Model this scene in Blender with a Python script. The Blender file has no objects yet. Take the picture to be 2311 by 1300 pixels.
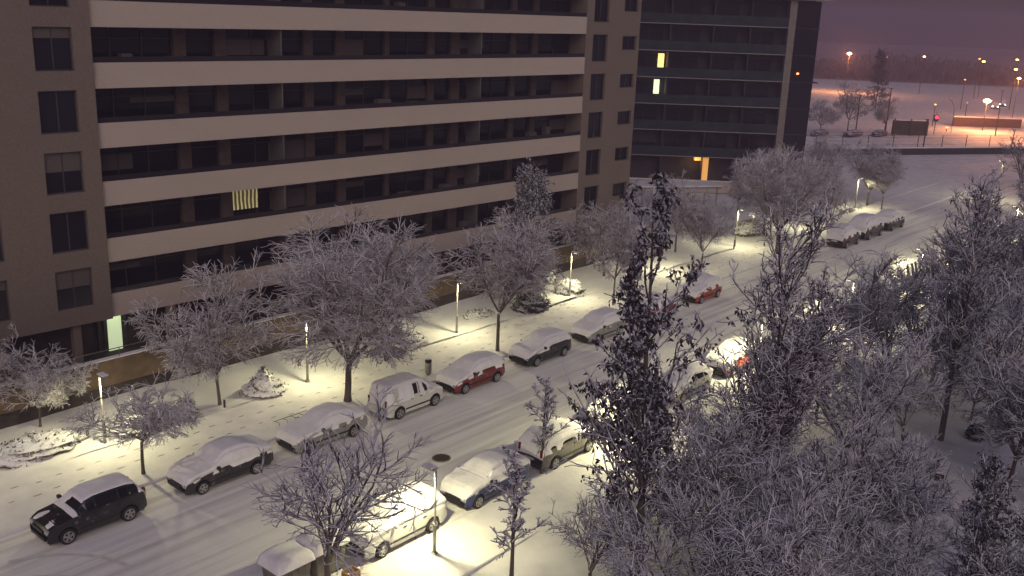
import bpy, math, random
import numpy as np
from mathutils import Vector, Matrix

SC = bpy.context.scene
C = SC.collection
R_ = math.radians

# ------------------------------------------------------------------ camera
CAMH = 21.0
FPX = 2200.0
PW, PH = 2311.0, 1300.0
ROT = np.array([[0.99927279, 0.03812981, 0.0],
                [0.01044544, -0.27374502, 0.96174558],
                [0.03667117, -0.96104619, -0.27394424]])
cam_data = bpy.data.cameras.new("camera")
cam_data.sensor_width = 36.0
cam_data.lens = FPX / PW * 36.0
cam_data.clip_start = 0.1
cam_data.clip_end = 3000
cam = bpy.data.objects.new("camera", cam_data)
C.objects.link(cam)
m = Matrix.Identity(4)
for i in range(3):
    m[i][0] = ROT[i, 0]
    m[i][1] = -ROT[i, 1]
    m[i][2] = -ROT[i, 2]
m[2][3] = CAMH
cam.matrix_world = m
SC.camera = cam

# ------------------------------------------------------------------ world / sky
SUN_EL, SUN_AZ = R_(34), R_(172)
world = bpy.data.worlds.new("World")
SC.world = world
world.use_nodes = True
nt = world.node_tree
nt.nodes.clear()
wo = nt.nodes.new('ShaderNodeOutputWorld')
bg = nt.nodes.new('ShaderNodeBackground')
sky = nt.nodes.new('ShaderNodeTexSky')
sky.sky_type = 'NISHITA'
sky.sun_disc = False
sky.sun_elevation = SUN_EL
sky.sun_rotation = SUN_AZ
sky.air_density = 2.0
sky.dust_density = 4.0
mul = nt.nodes.new('ShaderNodeMix')
mul.data_type = 'RGBA'
mul.blend_type = 'MULTIPLY'
mul.inputs[0].default_value = 1.0
mul.inputs[7].default_value = (0.90, 0.79, 1.08, 1)
nt.links.new(sky.outputs[0], mul.inputs[6])
nt.links.new(mul.outputs[2], bg.inputs[0])
cn = nt.nodes.new('ShaderNodeTexNoise')
cn.inputs['Scale'].default_value = 2.2
cn.inputs['Detail'].default_value = 5
cm_ = nt.nodes.new('ShaderNodeMapRange')
cm_.inputs[1].default_value = 0.3
cm_.inputs[2].default_value = 0.7
cm_.inputs[3].default_value = 0.86
cm_.inputs[4].default_value = 1.14
tc_ = nt.nodes.new('ShaderNodeTexCoord')
nt.links.new(tc_.outputs['Generated'], cn.inputs[0])
nt.links.new(cn.outputs[0], cm_.inputs[0])
ml = nt.nodes.new('ShaderNodeMath')
ml.operation = 'MULTIPLY'
ml.inputs[1].default_value = 0.030
nt.links.new(cm_.outputs[0], ml.inputs[0])
nt.links.new(ml.outputs[0], bg.inputs[1])
nt.links.new(bg.outputs[0], wo.inputs[0])

# added fill on the facade, standing for town glow: one very soft, dim sun
sl = bpy.data.lights.new("facade_fill_sun", 'SUN')
sl.energy = 0.50
sl.angle = R_(50)
sl.color = (1.0, 0.87, 0.80)
so = bpy.data.objects.new("facade_fill_sun", sl)
C.objects.link(so)
sdir = Vector((math.sin(SUN_AZ) * math.cos(SUN_EL), math.cos(SUN_AZ) * math.cos(SUN_EL), math.sin(SUN_EL)))
so.rotation_euler = sdir.to_track_quat('Z', 'Y').to_euler()

SC.view_settings.view_transform = 'Standard'
SC.view_settings.look = 'None'
SC.view_settings.gamma = 1
SC.view_settings.exposure = 0.27
LAMP_W = 1150.0
LAMP_COL = (1.0, 0.90, 0.49)

# ------------------------------------------------------------------ frames
AZ_S = R_(40.3)
DS = np.array([math.sin(AZ_S), math.cos(AZ_S), 0])
NS = np.array([-DS[1], DS[0], 0])
ROT_S = math.pi / 2 - AZ_S


def S(u, n, z=0.0):
    p = DS * u + NS * n
    return (p[0], p[1], z)


def ray(px, py):
    return ROT @ np.array([px - PW / 2, py - PH / 2, FPX])


def at(px, py, dist):
    """point in the photo direction at a horizontal distance"""
    r = ray(px, py)
    k = dist / math.hypot(r[0], r[1])
    return (r[0] * k, r[1] * k, CAMH + r[2] * k)


def gnd(px, py, z=0.0):
    r = ray(px, py)
    t = (z - CAMH) / r[2]
    return (r[0] * t, r[1] * t, z)


# ------------------------------------------------------------------ materials
def mat(name, col=(0.5, 0.5, 0.5), rough=0.6, metal=0.0, emit=None, es=0.0, spec=None):
    mt = bpy.data.materials.new(name)
    mt.use_nodes = True
    b = mt.node_tree.nodes['Principled BSDF']
    b.inputs['Base Color'].default_value = (*col, 1)
    b.inputs['Roughness'].default_value = rough
    b.inputs['Metallic'].default_value = metal
    if spec is not None:
        b.inputs['Specular IOR Level'].default_value = spec
    if emit:
        b.inputs['Emission Color'].default_value = (*emit, 1)
        b.inputs['Emission Strength'].default_value = es
    return mt


def noise_col(mt, c1, c2, scale=4.0, detail=4, coord='Object', stretch=(1, 1, 1), rot=0.0, bump=0.0, lo=0.35, hi=0.65, bscale=None):
    n = mt.node_tree.nodes
    l = mt.node_tree.links
    b = n['Principled BSDF']
    tc = n.new('ShaderNodeTexCoord')
    mp = n.new('ShaderNodeMapping')
    mp.inputs['Scale'].default_value = stretch
    mp.inputs['Rotation'].default_value = (0, 0, rot)
    l.new(tc.outputs[coord], mp.inputs[0])
    ns = n.new('ShaderNodeTexNoise')
    ns.inputs['Scale'].default_value = scale
    ns.inputs['Detail'].default_value = detail
    l.new(mp.outputs[0], ns.inputs[0])
    cr = n.new('ShaderNodeValToRGB')
    cr.color_ramp.elements[0].position = lo
    cr.color_ramp.elements[1].position = hi
    cr.color_ramp.elements[0].color = (*c1, 1)
    cr.color_ramp.elements[1].color = (*c2, 1)
    l.new(ns.outputs[0], cr.inputs[0])
    l.new(cr.outputs[0], b.inputs['Base Color'])
    if bump:
        src = ns
        if bscale:
            src = n.new('ShaderNodeTexNoise')
            src.inputs['Scale'].default_value = bscale
            src.inputs['Detail'].default_value = 5
            l.new(mp.outputs[0], src.inputs[0])
        bp = n.new('ShaderNodeBump')
        bp.inputs['Strength'].default_value = bump
        bp.inputs['Distance'].default_value = 0.1
        l.new(src.outputs[0], bp.inputs['Height'])
        l.new(bp.outputs[0], b.inputs['Normal'])
    return mt


def snow_on(name, dark, dark2, thr0, thr1, nscale=9.0, snowc=(0.78, 0.79, 0.84)):
    """snow lying on whatever faces up, bark or leaf on the rest"""
    mt = mat(name, dark, 0.85)
    n = mt.node_tree.nodes
    l = mt.node_tree.links
    b = n['Principled BSDF']
    geo = n.new('ShaderNodeNewGeometry')
    sx = n.new('ShaderNodeSeparateXYZ')
    l.new(geo.outputs['Normal'], sx.inputs[0])
    ns = n.new('ShaderNodeTexNoise')
    ns.inputs['Scale'].default_value = nscale
    ns.inputs['Detail'].default_value = 2
    tc = n.new('ShaderNodeTexCoord')
    l.new(tc.outputs['Object'], ns.inputs[0])
    ad = n.new('ShaderNodeMath')
    ad.operation = 'MULTIPLY_ADD'
    l.new(ns.outputs[0], ad.inputs[0])
    ad.inputs[1].default_value = 1.2
    l.new(sx.outputs[2], ad.inputs[2])
    mr = n.new('ShaderNodeMapRange')
    mr.inputs[1].default_value = thr0 + 0.6
    mr.inputs[2].default_value = thr1 + 0.6
    l.new(ad.outputs[0], mr.inputs[0])
    mx0 = n.new('ShaderNodeMix')
    mx0.data_type = 'RGBA'
    mx0.inputs[6].default_value = (*dark, 1)
    mx0.inputs[7].default_value = (*dark2, 1)
    l.new(ns.outputs[0], mx0.inputs[0])
    mx = n.new('ShaderNodeMix')
    mx.data_type = 'RGBA'
    l.new(mr.outputs[0], mx.inputs[0])
    l.new(mx0.outputs[2], mx.inputs[6])
    mx.inputs[7].default_value = (*snowc, 1)
    l.new(mx.outputs[2], b.inputs['Base Color'])
    return mt


M = {}
M['snow'] = noise_col(mat('snow', rough=0.7), (0.74, 0.75, 0.78), (0.84, 0.84, 0.86), 0.6, 6, bump=0.35, bscale=2.2)
M['park_snow'] = noise_col(mat('park_snow', rough=0.75), (0.60, 0.60, 0.63), (0.80, 0.80, 0.83), 0.5, 8, bump=0.8, bscale=1.4)
M['road_snow'] = noise_col(mat('road_snow', rough=0.65), (0.62, 0.61, 0.61), (0.82, 0.82, 0.82), 1.3, 6, stretch=(0.05, 1.6, 1), bump=0.5, lo=0.36, hi=0.56)
M['walk_snow'] = noise_col(mat('walk_snow', rough=0.7), (0.70, 0.70, 0.72), (0.84, 0.83, 0.84), 0.9, 7, bump=0.4, bscale=2.5)
M['car_snow'] = noise_col(mat('car_snow', rough=0.7), (0.78, 0.78, 0.82), (0.86, 0.86, 0.88), 3.0, 3, bump=0.25, bscale=6)
M['slush'] = noise_col(mat('slush', rough=0.8), (0.14, 0.125, 0.11), (0.36, 0.34, 0.31), 8.0, 3)
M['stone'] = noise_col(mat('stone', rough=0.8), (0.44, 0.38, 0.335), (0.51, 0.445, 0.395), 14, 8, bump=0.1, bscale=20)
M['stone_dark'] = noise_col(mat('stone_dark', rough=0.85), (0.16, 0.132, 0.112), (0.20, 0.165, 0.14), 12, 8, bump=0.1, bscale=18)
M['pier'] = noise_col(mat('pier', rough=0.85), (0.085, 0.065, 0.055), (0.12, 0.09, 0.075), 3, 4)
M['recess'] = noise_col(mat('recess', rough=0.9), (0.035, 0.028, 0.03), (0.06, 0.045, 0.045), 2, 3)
M['frame'] = mat('frame', (0.05, 0.045, 0.045), 0.5)
M['glass'] = mat('glass', (0.012, 0.012, 0.018), 0.12, spec=0.35)
M['rail_glass'] = mat('rail_glass', (0.022, 0.02, 0.026), 0.25, spec=0.4)
M['divider'] = mat('divider', (0.12, 0.115, 0.11), 0.6)
M['wall'] = noise_col(mat('wall', rough=0.9), (0.12, 0.085, 0.05), (0.19, 0.135, 0.08), 1.6, 8, bump=0.3, bscale=9)
M['dark_base'] = noise_col(mat('dark_base', rough=0.9), (0.028, 0.024, 0.022), (0.05, 0.042, 0.036), 3, 5)
M['hedge'] = snow_on('hedge', (0.03, 0.035, 0.02), (0.06, 0.05, 0.03), 0.5, 0.8)
M['bark'] = snow_on('bark', (0.07, 0.055, 0.05), (0.13, 0.105, 0.09), 0.35, 0.65)
M['twig'] = snow_on('twig', (0.10, 0.085, 0.085), (0.20, 0.17, 0.17), -0.12, 0.35, 3.0, (0.80, 0.79, 0.83))
M['twig_dark'] = snow_on('twig_dark', (0.03, 0.022, 0.028), (0.08, 0.06, 0.07), -0.10, 0.4, 3.0, (0.74, 0.74, 0.84))
M['leaf_dark'] = snow_on('leaf_dark', (0.018, 0.014, 0.018), (0.05, 0.038, 0.045), 0.25, 0.7, 5.0, (0.42, 0.42, 0.52))
M['needle'] = snow_on('needle', (0.02, 0.026, 0.022), (0.045, 0.05, 0.045), 0.5, 0.9, 5.0, (0.5, 0.5, 0.58))
M['needle_snow'] = snow_on('needle_snow', (0.02, 0.03, 0.024), (0.05, 0.055, 0.045), 0.12, 0.5, 5.0, (0.72, 0.72, 0.78))
M['bush'] = snow_on('bush', (0.06, 0.055, 0.03), (0.12, 0.10, 0.05), 0.05, 0.4, 7.0)
M['steel'] = noise_col(mat('steel', rough=0.45, metal=0.6), (0.24, 0.235, 0.22), (0.34, 0.33, 0.31), 5, 2)
M['lamp_on'] = mat('lamp_on', (1, 1, 1), 0.5, emit=(1.0, 0.93, 0.7), es=9.0)
M['tyre'] = mat('tyre', (0.015, 0.015, 0.016), 0.85)
M['rim'] = mat('rim', (0.42, 0.42, 0.43), 0.35, 0.7)
M['black_plastic'] = mat('black_plastic', (0.02, 0.02, 0.022), 0.5)
M['car_glass'] = mat('car_glass', (0.012, 0.013, 0.016), 0.08, spec=0.6)
M['headlight'] = mat('headlight', (0.45, 0.45, 0.47), 0.15, 0.3)
M['taillight'] = mat('taillight', (0.14, 0.008, 0.006), 0.2)
M['orange_lens'] = mat('orange_lens', (0.6, 0.16, 0.03), 0.25)
M['plate'] = mat('plate', (0.6, 0.6, 0.58), 0.4)
M['lit_warm'] = mat('lit_warm', (0.8, 0.6, 0.3), 0.5, emit=(1.0, 0.62, 0.18), es=1.7)
M['lit_pale'] = mat('lit_pale', (0.8, 0.8, 0.6), 0.5, emit=(0.85, 1.0, 0.55), es=1.0)
M['curtain'] = None
M['b2_slab'] = mat('slab_edge', (0.24, 0.22, 0.22), 0.7)
M['b2_wall'] = noise_col(mat('dark_cladding', rough=0.7), (0.022, 0.021, 0.024), (0.04, 0.036, 0.038), 1.5, 3)
M['b2_glass'] = noise_col(mat('balcony_glass', rough=0.6, spec=0.15), (0.018, 0.026, 0.034), (0.03, 0.04, 0.048), 0.7, 2)
M['b2_pier'] = noise_col(mat('grey_pier', rough=0.8), (0.17, 0.15, 0.14), (0.23, 0.20, 0.18), 2, 3)
M['sodium'] = mat('sodium', (1, 0.6, 0.2), 0.5, emit=(1.0, 0.48, 0.14), es=14.0)
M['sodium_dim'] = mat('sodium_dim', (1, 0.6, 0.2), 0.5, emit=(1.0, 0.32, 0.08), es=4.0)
M['red_on'] = mat('red_on', (1, 0.05, 0.1), 0.5, emit=(1.0, 0.02, 0.06), es=5.0)
M['white_on'] = mat('white_on', (1, 1, 1), 0.5, emit=(1.0, 0.85, 0.7), es=22.0)
M['far_wood'] = noise_col(mat('far_wood', rough=0.9), (0.05, 0.04, 0.045), (0.22, 0.19, 0.21), 0.25, 8)
M['hoarding'] = noise_col(mat('hoarding', rough=0.8), (0.02, 0.028, 0.02), (0.05, 0.055, 0.035), 1.0, 3)
M['brick'] = noise_col(mat('brick', rough=0.9), (0.07, 0.04, 0.035), (0.14, 0.08, 0.06), 2.0, 4)
M['bin_body'] = noise_col(mat('bin_body', rough=0.6), (0.13, 0.125, 0.11), (0.20, 0.19, 0.17), 2.5, 4)
M['wood'] = noise_col(mat('wood', rough=0.7), (0.30, 0.17, 0.07), (0.45, 0.27, 0.12), 6, 4, stretch=(1, 6, 1))
M['iron'] = noise_col(mat('iron', rough=0.7), (0.03, 0.025, 0.02), (0.06, 0.045, 0.035), 14, 3)


# ------------------------------------------------------------------ helpers
def tag(o, label=None, cat=None, group=None, kind=None):
    if label:
        o['label'] = label
    if cat:
        o['category'] = cat
    if group:
        o['group'] = group
    if kind:
        o['kind'] = kind
    return o


def link(name, me, material, parent=None, smooth=False):
    o = bpy.data.objects.new(name, me)
    C.objects.link(o)
    if material is not None and not me.materials:
        me.materials.append(material)
    if smooth:
        me.polygons.foreach_set('use_smooth', [True] * len(me.polygons))
    if parent:
        o.parent = parent
    return o


def empty(name, loc, rz=0.0, label=None, cat=None, group=None):
    o = bpy.data.objects.new(name, None)
    C.objects.link(o)
    o.location = loc
    o.rotation_euler = (0, 0, rz)
    o.empty_display_size = 0.3
    return tag(o, label, cat, group)


def copy_tree(o, parent=None):
    c = o.copy()
    C.objects.link(c)
    if parent:
        c.parent = parent
    for ch in list(o.children):
        copy_tree(ch, c)
    return c


def quick_mesh(name, v, f):
    """numpy arrays: v (n,3); f list of (k,) faces arrays grouped by size or a list"""
    me = bpy.data.meshes.new(name)
    v = np.asarray(v, dtype=np.float32)
    if isinstance(f, np.ndarray):
        groups = [f]
    elif f and isinstance(f[0], np.ndarray) and f[0].ndim == 2:
        groups = f
    else:
        me.from_pydata([tuple(map(float, p)) for p in v], [], [tuple(int(i) for i in q) for q in f])
        me.update()
        return me
    me.vertices.add(len(v))
    me.vertices.foreach_set('co', v.ravel())
    nl = sum(g.size for g in groups)
    npoly = sum(len(g) for g in groups)
    me.loops.add(nl)
    me.polygons.add(npoly)
    me.loops.foreach_set('vertex_index', np.concatenate([g.ravel() for g in groups]).astype(np.int32))
    st, cur = [], 0
    for g in groups:
        st.append(cur + np.arange(len(g)) * g.shape[1])
        cur += g.size
    me.polygons.foreach_set('loop_start', np.concatenate(st).astype(np.int32))
    me.update(calc_edges=True)
    me.validate()
    return me


class MB:
    def __init__(s):
        s.v, s.f = [], []

    def box(s, x0, x1, y0, y1, z0, z1):
        b = len(s.v)
        s.v += [(x0, y0, z0), (x1, y0, z0), (x1, y1, z0), (x0, y1, z0), (x0, y0, z1), (x1, y0, z1), (x1, y1, z1), (x0, y1, z1)]
        s.f += [(b, b + 3, b + 2, b + 1), (b + 4, b + 5, b + 6, b + 7), (b, b + 1, b + 5, b + 4), (b + 1, b + 2, b + 6, b + 5), (b + 2, b + 3, b + 7, b + 6), (b + 3, b, b + 4, b + 7)]
        return s

    def slope(s, pts_lo, pts_hi):
        b = len(s.v)
        k = len(pts_lo)
        s.v += list(pts_lo) + list(pts_hi)
        s.f += [tuple(reversed(range(b, b + k))), tuple(range(b + k, b + 2 * k))]
        for i in range(k):
            j = (i + 1) % k
            s.f.append((b + i, b + j, b + k + j, b + k + i))
        return s

    def lathe(s, prof, cx=0, cy=0, seg=12, axis='z', off=(0, 0, 0)):
        b = len(s.v)
        for (r, z) in prof:
            for i in range(seg):
                a = 2 * math.pi * i / seg
                p = (r * math.cos(a), r * math.sin(a), z)
                if axis == 'y':
                    p = (p[0], p[2], p[1])
                elif axis == 'x':
                    p = (p[2], p[0], p[1])
                s.v.append((p[0] + cx + off[0], p[1] + cy + off[1], p[2] + off[2]))
        for j in range(len(prof) - 1):
            for i in range(seg):
                k = (i + 1) % seg
                s.f.append((b + j * seg + i, b + j * seg + k, b + (j + 1) * seg + k, b + (j + 1) * seg + i))
        s.f.append(tuple(b + i for i in reversed(range(seg))))
        s.f.append(tuple(b + (len(prof) - 1) * seg + i for i in range(seg)))
        return s

    def tube(s, pts, rad, seg=8):
        P = np.array([pts], float)
        Rr = np.array([[rad] * len(pts) if not hasattr(rad, '__len__') else rad], float)
        v, f = tubes(P, Rr, seg)
        b = len(s.v)
        s.v += [tuple(x) for x in v]
        for g in f:
            s.f += [tuple(int(i) + b for i in q) for q in g]
        return s

    def build(s, name, material, parent=None, smooth=False, bevel=0.0):
        me = bpy.data.meshes.new(name)
        me.from_pydata(s.v, [], s.f)
        me.update()
        o = link(name, me, material, parent, smooth)
        if bevel:
            md = o.modifiers.new('bevel', 'BEVEL')
            md.width = bevel
            md.segments = 2
            md.limit_method = 'ANGLE'
        return o


def tubes(P, Rr, sides):
    """P (B,K,3), Rr (B,K) -> verts, [quads, caps]"""
    B, K, _ = P.shape
    T = np.gradient(P, axis=1)
    T /= np.linalg.norm(T, axis=2, keepdims=True) + 1e-9
    ref = np.tile(np.array([0.31, 0.27, 0.91]), (B, 1))
    t0 = T[:, 0]
    par = np.abs((t0 * ref / np.linalg.norm(ref[0])).sum(1)) > 0.9
    ref[par] = (1, 0.1, 0)
    A = np.cross(T, ref[:, None, :])
    A /= np.linalg.norm(A, axis=2, keepdims=True) + 1e-9
    Bv = np.cross(T, A)
    ang = np.arange(sides) * 2 * math.pi / sides
    V = P[:, :, None, :] + Rr[:, :, None, None] * (A[:, :, None, :] * np.cos(ang)[None, None, :, None] + Bv[:, :, None, :] * np.sin(ang)[None, None, :, None])
    V = V.reshape(-1, 3)
    b = np.arange(B)[:, None, None] * K * sides
    k = np.arange(K - 1)[None, :, None] * sides
    i = np.arange(sides)[None, None, :]
    j = (i + 1) % sides
    q = np.stack([b + k + i, b + k + j, b + k + sides + j, b + k + sides + i], -1).reshape(-1, 4)
    cap = (np.arange(B)[:, None] * K * sides + (K - 1) * sides + np.arange(sides)[None, :])
    return V, [q, cap]


# ------------------------------------------------------------------ setting
def sheet(name, pts, z, m_, kind='structure'):
    me = bpy.data.meshes.new(name)
    me.from_pydata([(p[0], p[1], z) for p in pts], [], [tuple(range(len(pts)))])
    o = link(name, me, m_)
    o['kind'] = kind
    return o


def slab(name, u0, u1, n0, n1, z0, z1, m_):
    """street-aligned snow slab with a soft rounded edge"""
    o = MB().box(u0, u1, n0, n1, z0, z1).build(name, m_, bevel=0.06)
    o.rotation_euler = (0, 0, ROT_S)
    o['kind'] = 'structure'
    return o


def grid_sheet(name, u0, u1, n0, n1, z, m_, step, amp, seed=1, edge=0.0):
    nu = int((u1 - u0) / step) + 1
    nn = int((n1 - n0) / step) + 1
    U, N = np.meshgrid(np.linspace(u0, u1, nu), np.linspace(n0, n1, nn), indexing='ij')
    rs = np.random.RandomState(seed)
    Z = np.zeros_like(U)
    for k in range(14):
        a = rs.uniform(0, 2 * math.pi)
        w = rs.uniform(0.25, 1.4)
        Z += np.sin((U * math.cos(a) + N * math.sin(a)) * w + rs.uniform(0, 6)) / (14 * (0.4 + w))
    Z = z + Z * amp
    v = np.stack([U, N, Z], -1).reshape(-1, 3)
    i = np.arange(nu - 1)[:, None] * nn + np.arange(nn - 1)[None, :]
    f = np.stack([i, i + nn, i + nn + 1, i + 1], -1).reshape(-1, 4)
    o = link(name, quick_mesh(name, v, f), m_, smooth=True)
    o.rotation_euler = (0, 0, ROT_S)
    o['kind'] = 'structure'
    return o


sheet('ground', [(-500, -120), (900, -120), (900, 1100), (-500, 1100)], -0.12, M['park_snow'])
M['far_ground_dim'] = noise_col(mat('far_ground_dim', rough=0.95), (0.14, 0.12, 0.13), (0.34, 0.31, 0.34), 0.02, 8)  # far ground darkened so the horizon blends into the night sky
sheet('distant_fields', [(-500, 425), (900, 330), (900, 1098), (-500, 1098)], -0.08, M['far_ground_dim'])
r_ = grid_sheet('road', -40, 150, 25.45, 37.75, 0.0, M['road_snow'], 0.6, 0.05, 3)
slab('pavement', -40, 150, 37.6, 42.4, -0.1, 0.12, M['walk_snow'])
grid_sheet('lawn', -40, 112, 42.2, 50.0, 0.17, M['snow'], 0.5, 0.35, 5)
slab('pavement', -40, 150, 22.4, 25.5, -0.1, 0.12, M['walk_snow'])
grid_sheet('park_ground', -40, 150, -16.0, 22.6, 0.10, M['park_snow'], 0.7, 0.45, 8)
slab('plaza', 112.5, 150, 42.6, 66, -0.1, 0.10, M['walk_snow'])


# footprints pressed into the pavement snow
mb = MB()
rs = random.Random(4)
for row, n0 in enumerate((39.65, 41.05)):
    u = 12.0 + row * 0.4
    k = 0
    while u < 96:
        n = n0 + (0.10 if k % 2 else -0.10) + rs.uniform(-0.05, 0.05) + 0.25 * math.sin(u * 0.13 + row)
        l, w = rs.uniform(0.30, 0.46), rs.uniform(0.07, 0.10)
        b = len(mb.v)
        for a in range(8):
            t = a * math.pi / 4
            mb.v.append((u + l / 2 * math.cos(t), n + w / 2 * math.sin(t), 0.1255))
        mb.f.append(tuple(range(b, b + 8)))
        u += rs.uniform(0.85, 1.05)
        k += 1
fo = mb.build('footprints', M['slush'])
fo.rotation_euler = (0, 0, ROT_S)
tag(fo, 'two rows of footprints pressed into the snow of the pavement', kind='stuff')
M['rut'] = noise_col(mat('rut', rough=0.8), (0.58, 0.57, 0.57), (0.70, 0.69, 0.69), 3.0, 4)
mb = MB()
for (a0, a1, rad, cu, cn) in ((0.1, 1.3, 2.6, 11.7, 31.6), (0.1, 1.3, 4.1, 11.7, 31.6)):
    pts = []
    for k in range(14):
        a = a0 + (a1 - a0) * k / 13
        pts.append((cu + rad * math.cos(a), cn + rad * math.sin(a)))
    for (p, q) in zip(pts[:-1], pts[1:]):
        dx, dy = q[0] - p[0], q[1] - p[1]
        L_ = math.hypot(dx, dy)
        ox, oy = -dy / L_ * 0.09, dx / L_ * 0.09
        b = len(mb.v)
        mb.v += [(p[0] - ox, p[1] - oy, 0.03), (q[0] - ox, q[1] - oy, 0.03), (q[0] + ox, q[1] + oy, 0.03), (p[0] + ox, p[1] + oy, 0.03)]
        mb.f.append((b, b + 1, b + 2, b + 3))
wt = mb.build('wheel_tracks', M['rut'])
wt.rotation_euler = (0, 0, ROT_S)
wt['kind'] = 'structure'

# ------------------------------------------------------------------ building one: long stone block with balcony bands
AZ_B = R_(43.2)
DB = np.array([math.sin(AZ_B), math.cos(AZ_B), 0])
NB = np.array([-DB[1], DB[0], 0])
o_ = NB * 54.0
BLD = empty('apartment_building', (o_[0], o_[1], 0), math.pi / 2 - AZ_B,
            'long beige stone apartment block with continuous balcony bands and dark recesses', 'building')
BT = [20.69 - 3.278 * k for k in range(-3, 6)]      # tops of the parapet bands
BH = 1.39
U0, U1, U2, U3 = -6.0, 23.42, 65.42, 72.9
ZTOP = BT[0]


def wall_with_holes(mb, x0, x1, z0, z1, y0, y1, holes):
    """front wall between x0..x1, z0..z1 made of boxes round rectangular holes sorted in columns [(hx0,hx1,[(hz0,hz1),...])]"""
    cur = x0
    for hx0, hx1, hz in holes:
        if hx0 > cur:
            mb.box(cur, hx0, y0, y1, z0, z1)
        zc = z0
        for a, b_ in sorted(hz):
            if a > zc:
                mb.box(hx0, hx1, y0, y1, zc, a)
            zc = b_
        if zc < z1:
            mb.box(hx0, hx1, y0, y1, zc, z1)
        cur = hx1
    if cur < x1:
        mb.box(cur, x1, y0, y1, z0, z1)


def tower_window(x0, x1, z0, z1, y, split=1, blind=0.0, snowsill=True):
    fr = MB()
    t = 0.07
    fr.box(x0, x1, y, y + 0.1, z0, z0 + t).box(x0, x1, y, y + 0.1, z1 - t, z1)
    fr.box(x0, x0 + t, y, y + 0.1, z0 + t, z1 - t).box(x1 - t, x1, y, y + 0.1, z0 + t, z1 - t)
    for i in range(1, split + 1):
        xm = x0 + (x1 - x0) * i / (split + 1)
        fr.box(xm - t / 2, xm + t / 2, y + 0.002, y + 0.1, z0 + t, z1 - t)
    w = fr.build('window', M['frame'], BLD)
    MB().box(x0 + t, x1 - t, y + 0.05, y + 0.07, z0 + t, z1 - t).build('pane', M['glass'], w)
    if blind:
        MB().box(x0 + t, x1 - t, y + 0.02, y + 0.045, z1 - t - blind, z1 - t).build('blind', M['blind'], w)
    return w


M['park_snow_dim'] = mat('dimmed_roof', (0.16, 0.14, 0.15), 0.9)  # roof colour darkened to keep the distant houses dim
M['blind'] = mat('blind', (0.10, 0.085, 0.08), 0.7)
# end towers
TY = -0.28
openings = [(BT[k + 1], BT[k] - BH) for k in range(0, 8)]  # z ranges of balcony openings
wl = MB()
colsL = [(15.9, 17.9), (20.38, 22.42)]
wz = [(b - 2.28, b - 0.02) for a, b in openings if b < 26.5]
wall_with_holes(wl, U0, U1, 2.9, ZTOP, TY, TY + 0.45, [(c0, c1, wz) for c0, c1 in colsL])
wl.build('wall', M['stone_dark'], BLD)
rb = random.Random(9)
for c0, c1 in colsL:
    for (a, b) in wz:
        tower_window(c0, c1, a, b, TY + 0.2, 1, rb.choice([0, 0, 0.5, 1.0]))
wr = MB()
wz2 = [(b - 1.33, b - 0.12) for a, b in openings if b < 26.5]
wall_with_holes(wr, U2, U3, 0.0, ZTOP, 0.02, 0.47, [(66.4, 68.4, wz), (70.5, 72.5, wz2)])
wr.build('wall', M['stone_dark'], BLD)
for (a, b) in wz:
    tower_window(66.4, 68.4, a, b, 0.2, 1, rb.choice([0, 0.6]))
for (a, b) in wz2:
    tower_window(70.5, 72.5, a, b, 0.2, 1)
# core
DEPTH = 13.0
REC = 1.7
core = MB()
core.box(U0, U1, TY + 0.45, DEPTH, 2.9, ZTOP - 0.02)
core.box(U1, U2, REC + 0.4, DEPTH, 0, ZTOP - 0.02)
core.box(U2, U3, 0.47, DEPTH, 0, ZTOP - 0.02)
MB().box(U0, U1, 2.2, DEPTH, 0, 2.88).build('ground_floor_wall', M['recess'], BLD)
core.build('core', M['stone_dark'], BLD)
MB().box(U0 - 0.2, U3 + 0.2, -0.1, DEPTH + 0.2, ZTOP + 0.01, ZTOP + 0.5).build('roof', M['snow'], BLD)
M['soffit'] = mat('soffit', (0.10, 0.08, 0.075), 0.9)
piers = [(29.1, 29.9), (31.8, 32.6), (38.3, 39.0), (40.9, 41.6), (45.1, 45.5), (49.2, 49.8), (51.5, 52.4), (58.0, 58.6), (60.6, 61.2)]
edges = [U1 + 0.02] + [e for p in piers for e in p] + [U2 - 0.02]
for k in range(1, 9):
    zt = BT[k]
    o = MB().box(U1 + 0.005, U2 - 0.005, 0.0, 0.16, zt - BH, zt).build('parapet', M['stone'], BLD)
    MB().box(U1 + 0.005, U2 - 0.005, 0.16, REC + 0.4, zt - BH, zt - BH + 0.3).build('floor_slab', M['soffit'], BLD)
    # handrail on the parapet
    MB().box(U1 + 0.01, U2 - 0.01, 0.07, 0.10, zt, zt + 0.30).build('glass_railing', M['rail_glass'], BLD)
    if k == 1:
        continue
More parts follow.
